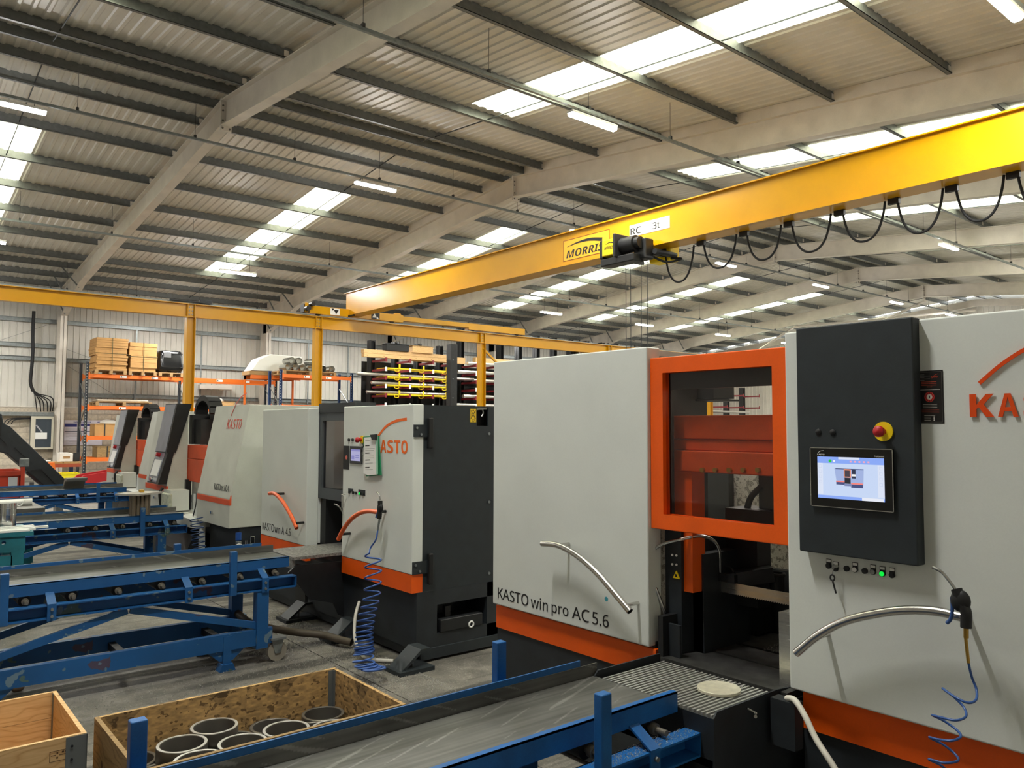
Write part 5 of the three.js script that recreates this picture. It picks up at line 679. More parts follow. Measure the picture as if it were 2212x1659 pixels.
{
  const top = 3.612, zf = -29.82, zk = -30.95, G = 'pallets on the racking';
  pallet(6.03, 7.03, top, zf, zk, 'wooden pallet under the taller cardboard stack', G); pallet(7.1, 8.02, top, zf, zk, 'wooden pallet under the shorter cardboard stack', G); pallet(8.1, 8.95, top, zf, zk, 'wooden pallet under the black wrapped load', G);
  const stack = (x0, x1, yt, n, label) => { const t = thing('cardboard_stack', label, 'cardboard', 'cardboard stacks on the racking'), y0 = top + 0.146; let y = y0; for (let i = 0; i < n; i++) { const h = (yt - y0) / n * (i % 3 === 1 ? 1.3 : 0.85), o = rr(-0.025, 0.025); const y2 = i === n - 1 ? yt : Math.min(yt, y + h); mesh('cardboard_bundle', box(x0 + o + (i < n / 2 ? 0.03 : 0), x1 + o - 0.02, y, y2 - 0.006, zk + 0.05, zf + o), MT.card, t); y = y2; }
    mesh('strap', [box((x0 + x1) / 2, (x0 + x1) / 2 + 0.015, y0, yt + 0.004, zf + 0.028, zf + 0.034), box(x0 - 0.01, x1 + 0.01, (y0 + yt) / 2, (y0 + yt) / 2 + 0.012, zf + 0.028, zf + 0.034)], S(0x3c4a30, 0.6), t); };
  stack(6.03, 7.05, 4.87, 13, 'taller stack of flat brown cardboard on the top rack level'); stack(7.09, 8.02, 4.77, 7, 'shorter stack of flat brown cardboard between the taller stack and the black load');
  { const t = thing('wrapped_load', 'pallet load wrapped in shiny black plastic film', 'load'), g = new THREE.SphereGeometry(1, 48, 32), p = g.attributes.position; for (let i = 0; i < p.count; i++) { const s = [p.getX(i), p.getY(i), p.getZ(i)].map(k => Math.sign(k) * Math.pow(Math.abs(k), 0.28)), w = 0.03 * (fbm(s[0] * 6 + 20, s[1] * 14 + 20, 64, 3) - 0.5) + 0.02 * (fbm(s[2] * 8 + 9, s[1] * 20 + 9, 64, 2) - 0.5), k = 1 - 0.05 * s[1]; p.setXYZ(i, (s[0] * 0.43 + w * 2) * k + 8.52, s[1] * 0.39 + 4.18 + w, (s[2] * 0.53 + w * 2) * k - 30.39); } g.computeVertexNormals(); mesh('film', g, S(0x101112, 0.18), t); mesh('label_sheet', box(8.25, 8.5, 4.3, 4.48, -29.84, -29.835), S(0x5c5c5c, 0.4), t); }
  // lower level goods
  pallet(6.1, 7.9, 2.517, zf - 0.05, zk, 'low pallet with clear film on the second rack level', G);
  tag(mesh('clear_film_load', rbox(6.15, 7.8, 2.664, 2.74, zk + 0.1, zf - 0.1, 0.03), S(0xb7a893, 0.25), scene), 'flat film-wrapped load on the second rack level', 'load');
  const crates = [[6.1, 7.35, 1.478, 0.4, MT.card, 'brown carton with clear plastic bags on the third rack level'], [9.9, 10.9, 2.517, 0.22, MT.pine, 'pale timber case with white bag on the second rack level'], [6.2, 7.0, 0.74, 0.36, MT.oldWood, 'brown open box on the lowest rack level']];
  for (const [x0, x1, y, h, m, l] of crates) { const t = thing('storage_box', l, 'box', 'boxes on the racking'); mesh('body', rbox(x0, x1, y, y + h, -30.7, -29.95, 0.01), m, t); mesh('lid', box(x0 - 0.01, x1 + 0.01, y + h, y + h + 0.02, -30.71, -29.94), m, t); mesh('band', [box(x0 + 0.3, x0 + 0.33, y, y + h + 0.022, -30.72, -29.935)], MT.dark, t); }
  const bags = [[6.6, 1.92, -30.3], [10.3, 2.79, -30.3], [6.05, 0.88, -30.2], [6.12, 0.83, -29.95]]; for (const [x, y, z] of bags.slice(0, 2)) { const g = new THREE.SphereGeometry(0.2, 18, 12), p = g.attributes.position; for (let i = 0; i < p.count; i++) { const k = 0.8 + 0.5 * fbm(p.getX(i) * 9 + 30, p.getY(i) * 9 + p.getZ(i) * 7 + 30, 64, 3); p.setXYZ(i, p.getX(i) * k * 1.3 + x, Math.max(-0.02, p.getY(i) * k * 0.6) + y, p.getZ(i) * k + z); } g.computeVertexNormals(); tag(mesh('plastic_bag', g, S(0xdcdcd6, 0.35), scene), x < 8 ? 'crumpled clear plastic bag on the carton' : 'crumpled white plastic bag on the pale timber case', 'bag'); }
}
{ // short tubes on the blue rack
  const y = 3.745, z = -27.45; pallet(11.75, 13.85, y, z, z - 1.1, 'wooden pallet under the short steel tubes', 'pallets on the racking');
  const R = 0.125, pipe = (x, yy, zc, turn, L, i) => { const t = thing('steel_tube', 'short wide grey steel tube strapped on the pallet', 'tube', 'short tubes on the pallet'); mesh('tube', lathe([[R, -L / 2], [R, L / 2], [R - 0.012, L / 2], [R - 0.012, -L / 2], [R, -L / 2]], [0, 0, 0], 24).rotateX(Math.PI / 2).rotateY(turn).translate(x, yy, zc), MT.steel, t); };
  const y0 = y + 0.145 + R; [[11.98, 0], [12.26, 0], [12.54, 0], [12.86, 0], [13.27, 0.5], [13.72, 0]].forEach(([x, a], i) => pipe(x, y0, z - 0.4, a, 0.6, i)); [[12.12, 0], [12.4, 0], [13.08, 0.6]].forEach(([x, a], i) => pipe(x, y0 + 0.245, z - 0.42, a, 0.6, i));
  const t = thing('wrapped_bundle', 'white plastic sheet draped over the load behind the short tubes', 'load'); mesh('sheet', prism('z', [[11.0, 3.9], [11.6, 3.9], [12.9, 3.9], [13.0, 4.52], [11.75, 4.55], [11.3, 4.35]], z - 1.95, z - 1.2, 0.03), MT.paper, t); mesh('support_pallet', box(10.95, 13.0, 3.745, 3.89, z - 1.95, z - 1.2), MT.palletWood, t); mesh('support_frame', [box(11.0, 11.06, 0, 3.745, z - 1.9, z - 1.83), box(12.9, 12.96, 0, 3.745, z - 1.9, z - 1.83), box(11.0, 12.96, 3.6, 3.745, z - 1.9, z - 1.83), box(11.0, 12.96, 3.6, 3.745, z - 1.25, z - 1.21)], MT.rackOrange, t); }
{ // heater, enclosure, notice board, cables
  const h = thing('radiant_heater', 'long cream radiant heater fixed high on the cladding', 'heater'); mesh('body', rbox(10.2, 11.5, 3.3, 3.48, ZL + 0.16, ZL + 0.42, 0.02), MT.frame, h); meshes('reflector', [10.5, 11.0, 11.3].map(x => box(x, x + 0.16, 3.28, 3.3, ZL + 0.15, ZL + 0.35)), MT.chrome, h);
  const e = thing('electrical_enclosure', 'grey electrical enclosure with a dark glazed door and a note', 'enclosure'), z = ZL + 0.3;
  mesh('body', box(4.5, 5.21, 1.0, 2.16, ZL + 0.02, z - 0.02), MT.galv, e); const d = mesh('door', prism('z', [[4.5, 1.0], [5.2, 1.0], [5.2, 2.15], [4.5, 2.15]], z - 0.02, z + 0.02, 0.004, [[[4.64, 1.06], [5.13, 1.06], [5.13, 2.06], [4.64, 2.06]]]), S(0xcfcab8, 0.5), e);
  mesh('door_glass', box(4.62, 5.15, 1.05, 2.07, z - 0.012, z - 0.006), S(0x3c4650, 0.15), d); mesh('note', box(4.64, 5.0, 1.36, 1.58, z + 0.02, z + 0.024), MT.paper, d); mesh('tape', bar([4.66, 1.84, z + 0.022], [4.86, 1.58, z + 0.022], 0.004, 0.05), S(0xa9a9ae, 0.6), d);
  const tr = thing('cable_tray', 'flat grey cable tray running into the electrical enclosure', 'cable tray'); mesh('tray', box(2.2, 5.2, 2.17, 2.3, ZL + 0.02, ZL + 0.3), MT.galv, tr);
  const c = thing('cable_drop', 'thick black cable bundle coming down the cladding and fanning out', 'cables'), q = (u, v, o = 0.36) => at(u, v, 'z', ZL + o);
  mesh('bundle', tube([q(73, 672), q(71, 720), q(71, 760), q(68, 800), q(66, 828), q(72, 846)], 0.055, 40, 10), MT.rubber, c);
  [[80, 889], [88, 889], [95, 889], [103, 889], [109, 889], [114, 888]].forEach(([u, v], i) => mesh('cable', tube([q(68, 838), q(74 + i * 1.5, 850), q(u - 3 + (i > 3 ? 2 : 0), 866 - (i === 5 ? 6 : 0)), q(u, v, 0.2)], 0.018, 24, 7), MT.rubber, c));
  [[8, 0], [16, 1], [24, 2]].forEach(([u, i]) => mesh('tray_cable', tube([q(66, 903 + i, 0.2), q(u + 18, 904 + i, 0.25), q(u + 6, 908, 0.25), q(u, 916, 0.25)], 0.014, 20, 6), MT.rubber, c));
  const nb = thing('notice_board', 'white shift handover board with blue bands on the block wall', 'board'), B = onZ([[139, 908], [222, 908], [139, 962]], ZL + 0.05), W = B.x1 - B.x0, H = B.y1 - B.y0;
  const tex = canvasTex(512, 336, (g, w, hh) => { g.fillStyle = '#e6e2ee'; g.fillRect(0, 0, w, hh); g.fillStyle = '#2d3384'; g.font = 'bold 28px sans-serif'; g.fillText('SHIFT HANDOVER', 120, 40); g.beginPath(); g.ellipse(458, 30, 24, 10, 0, Math.PI, 0); g.fill(); g.fillRect(8, 48, 160, 42); g.fillRect(220, 48, 270, 30); g.fillStyle = '#16194a'; g.fillRect(8, 148, 500, 9); g.fillStyle = '#b9b6c4'; for (let i = 0; i < 3; i++) g.fillRect(20, 104 + i * 14, 140 + i * 60, 4); for (let i = 0; i < 7; i++) g.fillRect(30 + (i % 2) * 40, 176 + i * 22, 220, 4); g.fillStyle = '#e8c4cf'; g.fillRect(230, 100, 70, 40); });
  mesh('board', box(B.x0, B.x1, B.y0, B.y1, ZL + 0.02, ZL + 0.05), MT.white, nb); mesh('print', new THREE.PlaneGeometry(W, H).translate((B.x0 + B.x1) / 2, (B.y0 + B.y1) / 2, ZL + 0.0515), S(0xffffff, 0.4, 0, { map: tex }), nb, true);
}
function onZ(pts, z) { const q = pts.map(([a, b]) => at(a, b, 'z', z)); return { x0: Math.min(...q.map(p => p.x)), x1: Math.max(...q.map(p => p.x)), y0: Math.min(...q.map(p => p.y)), y1: Math.max(...q.map(p => p.y)) }; }
{ // cantilever rack with bars, and things on it
  const zC = -27.2, t = thing('cantilever_rack', 'tall black cantilever rack with dark red arms against the far wall', 'cantilever rack'), cols = []; for (let x = 15.2; x < 28.2; x += 1.07) cols.push(x); for (let x = 29; x < 40; x += 1.55) cols.push(x);
  const lv = [4.42, 4.06, 3.73, 3.41, 3.06, 2.7, 2.3, 1.9];
  cols.forEach((x, i) => { const th = x > 29 ? 4.2 : i > 3 ? 6.02 : 5.2; mesh('column', [box(x - 0.1, x - 0.09, 0, th, zC - 0.15, zC + 0.15), box(x + 0.09, x + 0.1, 0, th, zC - 0.15, zC + 0.15), box(x - 0.1, x + 0.1, 0, th, zC - 0.012, zC + 0.012)], MT.blackMetal, t); lv.forEach((y, k) => { if (x > 29 && k % 2) return; const a = mesh('arm', [box(x - 0.04, x + 0.04, y - 0.1, y - 0.02, zC + 0.15, zC + 1.15)], MT.rackRed, t); mesh('arm_stop', box(x - 0.04, x + 0.04, y - 0.12, y + 0.04, zC + 1.15, zC + 1.17), k % 2 ? MT.paper : MT.rackRed, a); }); });
  mesh('back_sheet', box(15, 28.5, 0.4, 4.4, zC - 0.4, zC - 0.37), MT.black, t);
  const tubeM = S(0xd9d7d2, 0.28, 0.85), G = 'bright steel bars on the cantilever rack';
  let n = 0;
  for (const [y, x0, x1, car] of [[4.06, 15.0, 18.4, 1], [3.73, 14.3, 19.2, 1], [3.41, 14.9, 18.1, 1], [3.06, 14.7, 18.1, 1]]) {
    const c = thing('bar_carrier', 'yellow steel carrier with upright stubs on the cantilever rack', 'carrier', 'yellow bar carriers'), z1 = zC + 1.05;
    mesh('side_rail', box(15.3, 18.45, y - 0.018, y + 0.03, z1 - 0.04, z1), MT.caution, c); mesh('side_rail', box(15.3, 18.45, y - 0.018, y + 0.03, z1 - 0.75, z1 - 0.71), MT.caution, c); mesh('end_rail', box(15.28, 15.33, y - 0.018, y + 0.03, z1 - 0.75, z1), MT.caution, c);
    for (const x of [15.85, 16.95, 18.05]) { mesh('stub', box(x - 0.035, x + 0.035, y - 0.01, y + 0.17, z1, z1 + 0.03), MT.caution, c); mesh('fork_loop', tube([[x - 0.02, y - 0.02, z1], [x - 0.02, y - 0.09, z1 + 0.01], [x - 0.2, y - 0.09, z1 + 0.01], [x - 0.2, y - 0.02, z1]], 0.013, 16, 6), MT.caution, c); }
    if (y < 4) for (let k = 0; k < 4; k++) { const r = 0.05, z = z1 - 0.12 - k * 0.13, b = thing('steel_bar', 'long bright round steel bar lying in a yellow carrier', 'bar', G); mesh('bar', cyl([x0 + k * 0.08 - 0.2, y + 0.035 + r, z], [x1 + 0.3, y + 0.035 + r, z], r, 14), tubeM, b); n++; }
  }
  for (const [y, x0, x1, k] of [[4.42, 19.1, 24.5, 2], [4.06, 18.6, 25, 3], [3.73, 19.4, 25, 3], [3.06, 18.9, 25, 3], [2.7, 18.5, 25, 4], [2.7, 30, 39, 4], [4.42, 29.2, 39.5, 4]]) for (let i = 0; i < k; i++) { const b = thing('steel_bar', x0 > 29 ? 'long bright steel bar on the arms near the gable wall' : 'long bright steel bar on the dark red arms behind the yellow post', 'bar', G); mesh('bar', cyl([x0 + i * 0.1, y - 0.02 + 0.06, zC + 1.05 - i * 0.17], [x1, y - 0.02 + 0.06, zC + 1.05 - i * 0.17], 0.06, 14), tubeM, b); }
  for (const [x0, x1, y, z, h, l] of [[14.3, 18.3, 4.44, -26.1, 0.14, 'long timber beam lowest in the stack on the cantilever rack'], [14.28, 18.0, 4.585, -26.1, 0.14, 'long timber beam topmost in the stack on the cantilever rack'], [16.6, 19.2, 4.44, -26.45, 0.26, 'timber crate lying behind the long timber beams'], [19.7, 22.0, 4.55, -26.4, 0.2, 'pale timber board bundle beside the yellow post']]) { const b = thing('timber_beam', l, 'timber', 'timber on the cantilever rack'); mesh('timber', rbox(x0, x1, y, y + h, z - 0.22, z, 0.006), MT.pine, b); }
  { const b = thing('timber_case', 'pale open timber case tilted on top of the timber beams', 'case'); mesh('case', rbox(16.35, 17.3, 4.72, 4.98, -26.4, -26.0, 0.01), MT.pine, b); mesh('case_lid', box(16.3, 17.35, 4.98, 5.0, -26.42, -25.98), MT.oldWood, b); const d = thing('black_crate', 'black plastic crate beside the pale timber case', 'crate'); mesh('crate', rbox(15.2, 16.2, 4.727, 4.98, -26.35, -26.02, 0.02), MT.black, d); mesh('crate_rim', rbox(15.18, 16.22, 4.98, 5.01, -26.37, -26.0, 0.01), MT.dark, d); }
  const m = thing('machine_mast', 'dark square steel mast standing in front of the cantilever rack', 'mast'); mesh('mast', rbox(16.62, 16.92, 0.02, 4.9, -24.1, -23.8, 0.02), MT.blackMetal, m); mesh('mast_base', box(16.5, 17.05, 0, 0.03, -24.2, -23.7), MT.blackMetal, m); meshes('mast_bolt', [2.9, 3.6, 4.3].map(y => cyl([16.72, y, -23.8], [16.72, y, -23.785], 0.02, 8)), MT.galv, m);
}
{ // red bin, swarf conveyor, bench and small things at the left
  const b = thing('swarf_bin', 'orange-red steel swarf bin with a pale label', 'bin'), z = -16, x1 = 2.18, x0 = 1.0, redM = S(0xffffff, 0.5, 0, { map: mottle(0xbf3c1e, 0.12, 6, 1) });
  mesh('shell', [box(x0, x1 - 0.06, 0.15, 0.98, z - 0.01, z), box(x0, x1 - 0.06, 0.15, 0.98, z - 0.9, z - 0.89), box(x1 - 0.07, x1 - 0.06, 0.15, 0.98, z - 0.9, z), box(x0, x1, 0.15, 0.17, z - 0.9, z)], redM, b); mesh('rim', [box(x0, x1, 0.95, 1.03, z, z + 0.04), box(x1 - 0.06, x1, 0.95, 1.03, z - 0.9, z), box(x0, x1, 0.95, 1.03, z - 0.94, z - 0.9)], redM, b); mesh('corner_post', box(x1 - 0.06, x1, 0.02, 1.1, z - 0.02, z + 0.05), redM, b); mesh('bin_label', zb(18, 1031, 37, 1055, z + 0.006, 0.004), S(0xc9ccd2, 0.5), b); meshes('bin_wheel', [1.2, 2.0].map(x => cyl([x, 0.07, z - 0.2], [x, 0.07, z - 0.14], 0.07, 16)), MT.rubber, b);
  const k = at(53, 1000, 'z', z + 0.05); mesh('limit_switch', [rbox(k.x - 0.07, k.x + 0.07, 1.1, 1.24, z - 0.02, z + 0.06, 0.01)], MT.galv, b);
  const c = thing('chip_conveyor', 'black inclined chip conveyor rising over the red bin', 'chip conveyor'), zc = -17.05, P = (u, v) => { const p = at(u, v, 'z', zc); return [p.x, p.y]; };
  mesh('casing', prism('z', [P(-40, 880), P(4, 895), P(8, 915), P(22, 921), P(150, 1044), P(142, 1080), P(108, 1060), P(15, 980), P(-40, 970)], zc - 0.5, zc, 0.01), MT.anth, c);
  meshes('casing_rib', [[[32, 966], [69, 998]], [[66, 1016], [90, 1014]], [[90, 1014], [128, 1052]], [[0, 944], [15, 958]]].map(([a, d]) => bar([...P(...a), zc + 0.006], [...P(...d), zc + 0.006], 0.012, 0.02)), MT.dark, c); mesh('support', [bar([...P(60, 1020), zc - 0.2], [...P(105, 1058), zc - 0.2], 0.1, 0.06), box(P(75, 1030)[0] - 0.05, P(75, 1030)[0] + 0.02, 0, 0.75, zc - 0.25, zc - 0.18), box(P(125, 1060)[0], P(140, 1060)[0], 0, 0.6, zc - 0.4, zc - 0.1)], MT.galv, c); mesh('hopper_tail', [box(P(-40, 0)[0], P(4, 900)[0], 1.62, 1.95, zc - 0.52, zc + 0.02)], MT.black, c);
  const ch = thing('steel_channel', 'grey bent steel channel offcut lying across the far blue conveyor', 'offcut'); mesh('channel', prism('x', [[-14.95, 0.77], [-14.8, 0.95], [-14.62, 0.95], [-14.66, 0.9], [-14.78, 0.9], [-14.9, 0.77]], at(142, 1040, 'z', -14.7).x, at(165, 1040, 'z', -14.7).x + 0.15), S(0x8d8c84, 0.5, 0.3), ch);
  const bt = thing('packing_bench', 'packing bench with a red-brown edge in front of the block wall', 'bench'), zw = -26; const a = at(96, 1000, 'z', zw), d = at(176, 1000, 'z', zw); mesh('worktop', box(a.x - 0.6, d.x, 0.72, 0.77, zw - 0.75, zw), MT.palletWood, bt); mesh('edge_beam', box(a.x - 0.6, d.x, 0.62, 0.72, zw - 0.05, zw), S(0xa04a32, 0.6), bt); meshes('leg', [a.x - 0.5, d.x - 0.2].map(x => box(x, x + 0.1, 0, 0.72, zw - 0.7, zw - 0.6)), MT.rackBlue, bt);
  const cr = thing('crate_stand', 'orange steel crate stand beside the packing bench', 'stand'); mesh('stand', [prism('z', [[a.x - 0.1, 0.77], [a.x + 0.2, 0.77], [a.x + 0.3, 0], [a.x + 0.15, 0], [a.x + 0.08, 0.66], [a.x - 0.1, 0.66]], zw + 0.05, zw + 0.35)], MT.rackOrange, cr);
  const pr = thing('label_printer', 'white label printer on the packing bench', 'printer'); mesh('printer_body', prism('z', [[d.x - 0.55, 0.772], [d.x - 0.2, 0.772], [d.x - 0.2, 1.0], [d.x - 0.3, 1.03], [d.x - 0.55, 1.03]], zw - 0.5, zw - 0.15, 0.015), MT.white, pr); mesh('paper_slot', box(d.x - 0.45, d.x - 0.28, 0.86, 0.93, zw - 0.152, zw - 0.145), MT.palletWood, pr);
  const bk = thing('black_speaker_box', 'small black box standing beside the white printer', 'box'); mesh('box_body', rbox(d.x - 0.15, d.x + 0.0, 0.772, 1.02, zw - 0.45, zw - 0.25, 0.01), MT.black, bk); mesh('box_front', box(d.x - 0.14, d.x - 0.01, 0.79, 1.0, zw - 0.25, zw - 0.245), MT.dark, bk);
  const sh = thing('paper_heap', 'white sheets lying loose on the packing bench', 'paper'); [[-1.05, 0.1], [-0.98, -0.2]].forEach(([o, r], i) => mesh('sheet', new THREE.BoxGeometry(0.45, 0.02, 0.35).rotateY(r).translate(d.x + o, 0.782 + i * 0.021, zw - 0.3), MT.paper, sh));
  const yb = thing('yellow_tote', 'bright yellow tote on the floor by the blue rack upright', 'tote'), yq = onZ([[133, 1022], [170, 1037]], -25.5); mesh('tote', [box(yq.x0, yq.x1, 0.0, yq.y1, -25.5, -25.47), box(yq.x0, yq.x1, 0, yq.y1, -26, -25.97), box(yq.x0, yq.x0 + 0.03, 0, yq.y1, -26, -25.5), box(yq.x1 - 0.03, yq.x1, 0, yq.y1, -26, -25.5), box(yq.x0, yq.x1, 0, 0.03, -26, -25.5)], S(0xe6d60a, 0.5), yb); mesh('tote_rim', box(yq.x0 - 0.02, yq.x1 + 0.02, yq.y1 - 0.05, yq.y1, -25.48, -25.46), S(0xe6d60a, 0.5), yb);
  const rt = thing('red_pallet_truck', 'red steel trolley frame parked behind the far conveyor', 'trolley'), zz = -21.5, Q = (u, v) => { const p = at(u, v, 'z', zz); return [p.x, p.y]; }; mesh('side_beam', prism('z', [Q(170, 1036), Q(180, 1028), Q(262, 1014), Q(262, 1032), Q(175, 1050)], zz - 0.08, zz), MT.red, rt); mesh('side_beam', prism('z', [Q(170, 1036), Q(180, 1028), Q(262, 1014), Q(262, 1032), Q(175, 1050)], zz - 0.7, zz - 0.62), MT.red, rt); mesh('cross_member', box(Q(180, 1040)[0], Q(190, 1040)[0], 0.3, 0.42, zz - 0.62, zz - 0.08), MT.red, rt); meshes('truck_wheel', [Q(185, 1050)[0], Q(250, 1050)[0]].flatMap(x => [zz - 0.6, zz - 0.1].map(z2 => cyl([x, 0.1, z2 - 0.03], [x, 0.1, z2 + 0.03], 0.1, 18))), MT.dark, rt); meshes('wheel_leg', [Q(185, 1050)[0], Q(250, 1050)[0]].flatMap(x => [zz - 0.66, zz - 0.04].map(z2 => box(x - 0.03, x + 0.03, 0.08, 0.4, z2 - 0.015, z2 + 0.015))), MT.red, rt); 
}
// ---------- benches and foreground ----------
{
  const t = thing('steel_workbench', 'workbench with thick dark steel top and blue base', 'workbench'), z = -10.75, x1 = 1.69; mesh('worktop', box(-0.6, x1, 0.77, 0.84, z - 1.0, z), S(0xffffff, 0.45, 0.5, { map: mottle(0x6a6862, 0.15, 8, 1) }), t); mesh('base', box(-0.5, x1 - 0.1, 0.2, 0.77, z - 0.95, z - 0.05), MT.teal, t); meshes('leg', [-0.4, x1 - 0.2].flatMap(x => [z - 0.9, z - 0.12].map(q => box(x, x + 0.08, 0, 0.2, q, q + 0.08))), MT.teal, t);
  const cup = thing('white_cup', 'white cup on the dark steel bench top', 'cup'), c = at(43, 1084, 'y', 0.842), cz = Math.min(c.z, z - 0.08); mesh('cup', lathe([[0, 0], [0.035, 0], [0.045, 0.1], [0.041, 0.1], [0.032, 0.006], [0, 0.006]], [1.38, 0.84, z - 0.12]), MT.paper, cup); mesh('cup_handle', new THREE.TorusGeometry(0.03, 0.008, 8, 16).translate(1.44, 0.895, z - 0.12), MT.paper, cup);
  tag(mesh('paper_roll', cyl([1.22, 0.881, z - 0.5], [1.62, 0.881, z - 0.45], 0.04, 20), MT.paper, scene), 'white paper roll lying on the dark steel bench', 'paper roll');
  tag(mesh('tape_roll', ringGeo(0.1, 0.06, 0.05, [1.12, 0.84, z - 0.3]), S(0xd9d4c4, 0.6), scene), 'pale reel of tape lying flat on the dark steel bench', 'tape');
  tag(mesh('steel_offcut', cyl([1.1, 0.84, z - 0.75], [1.1, 0.98, z - 0.75], 0.06, 20), MT.steel, scene), 'short upright steel offcut at the back of the dark bench', 'offcut');
}
{
  const t = thing('teal_table', 'worn teal steel table with a hole in its front beam', 'table'), z = -8.5, x1 = 1.25; mesh('table_top', box(-0.5, x1, 0.79, 0.83, z - 0.7, z), MT.teal, t); mesh('front_beam', prism('z', [[-0.5, 0.65], [x1 - 0.06, 0.65], [x1 - 0.06, 0.79], [-0.5, 0.79]], z - 0.06, z - 0.02, 0, [Array.from({ length: 14 }, (_, i) => [1.02 + 0.018 * Math.cos(i * 0.45), 0.74 + 0.018 * Math.sin(i * 0.45)])]), MT.teal, t); mesh('side_beam', box(x1 - 0.1, x1 - 0.06, 0.65, 0.79, z - 0.68, z - 0.06), MT.teal, t); mesh('lower_beam', box(-0.5, x1 - 0.16, 0.5, 0.62, z - 0.1, z - 0.02), MT.teal, t); meshes('leg', [[x1 - 0.17, z - 0.12], [x1 - 0.17, z - 0.68], [0.45, z - 0.12], [0.45, z - 0.68]].map(([x, q]) => box(x, x + 0.1, 0, 0.65, q, q + 0.1)), MT.teal, t); mesh('gusset', prism('z', [[x1 - 0.17, 0.5], [x1 - 0.17, 0.4], [x1 - 0.3, 0.5]], z - 0.06, z - 0.04), MT.teal, t);
  const G = 'white strips on the teal table'; [[0.1, 1.28, 0.13, 0.832], [0.2, 1.4, 0.23, 0.832], [0.0, 1.22, 0.03, 0.832], [0.1, 1.3, 0.34, 0.832]].forEach(([a, b, o, y], i) => tag(mesh('white_strip', new THREE.BoxGeometry(b - a, 0.018, 0.06).rotateY(0.015 * (i - 1)).translate((a + b) / 2, y + 0.009, z - o), MT.paper, scene), 'thin white strip lying on the teal table edge', 'strip', G));
  [[0.92, z - 0.5], [1.1, z - 0.52]].forEach(([x, q], i) => { const d = thing('steel_drum', i ? 'shiny upright steel tube on the teal table under the white lid' : 'shiny upright steel tube on the teal table behind the other', 'tube', 'steel tubes on the teal table'); mesh('tube', [lathe([[0.075, 0], [0.075, 0.23], [0.068, 0.23], [0.068, 0.002], [0.075, 0]], [x, 0.831, q], 28), ...[0.06, 0.12, 0.18].map(y => new THREE.TorusGeometry(0.076, 0.002, 6, 28).rotateX(Math.PI / 2).translate(x, 0.83 + y, q))], MT.chrome, d); });
  tag(mesh('white_sheet', rbox(0.8, 1.22, 1.063, 1.085, z - 0.62, z - 0.4, 0.008), MT.paper, scene), 'flat white sheet resting on the two shiny steel tubes', 'sheet');
}
{ // bar ends under a plank on the third conveyor
  const G = 'bar ends on the blue conveyor', y = 0.763, r = 0.021; let n = 0; for (let i = 0; i < 5; i++) for (let j = 0; j < 4; j++) { if (i === 4 && j === 3) continue; const t = thing('bar_end', 'upright round steel bar end in the bundle on the blue conveyor', 'bar', G), x = 2.45 + i * 0.0425 + (j % 2) * 0.004, z = -10.02 + j * 0.0435; mesh('bar', cyl([x, y, z], [x, y + 0.245, z], r, 14), S(0xffffff, 0.4, 0.5, { map: MT.steel.map, color: n % 2 ? 0xbfae98 : 0xa89a88 }), t); n++; }
  const p = thing('plank', 'grey plank lying on top of the bar end bundle', 'plank'), c = [2.52, y + 0.256, -9.95]; mesh('plank', new THREE.BoxGeometry(0.42, 0.02, 0.3).rotateY(0.6).translate(...c), S(0xffffff, 0.7, 0, { map: mottle(0xb6b0a6, 0.1, 6, 2) }), p);
  tag(mesh('tape_measure', rbox(2.52, 2.57, y + 0.268, y + 0.3, -9.98, -9.92, 0.008), S(0xd0a23a, 0.5), scene), 'small yellow block lying on the plank', 'block');
}
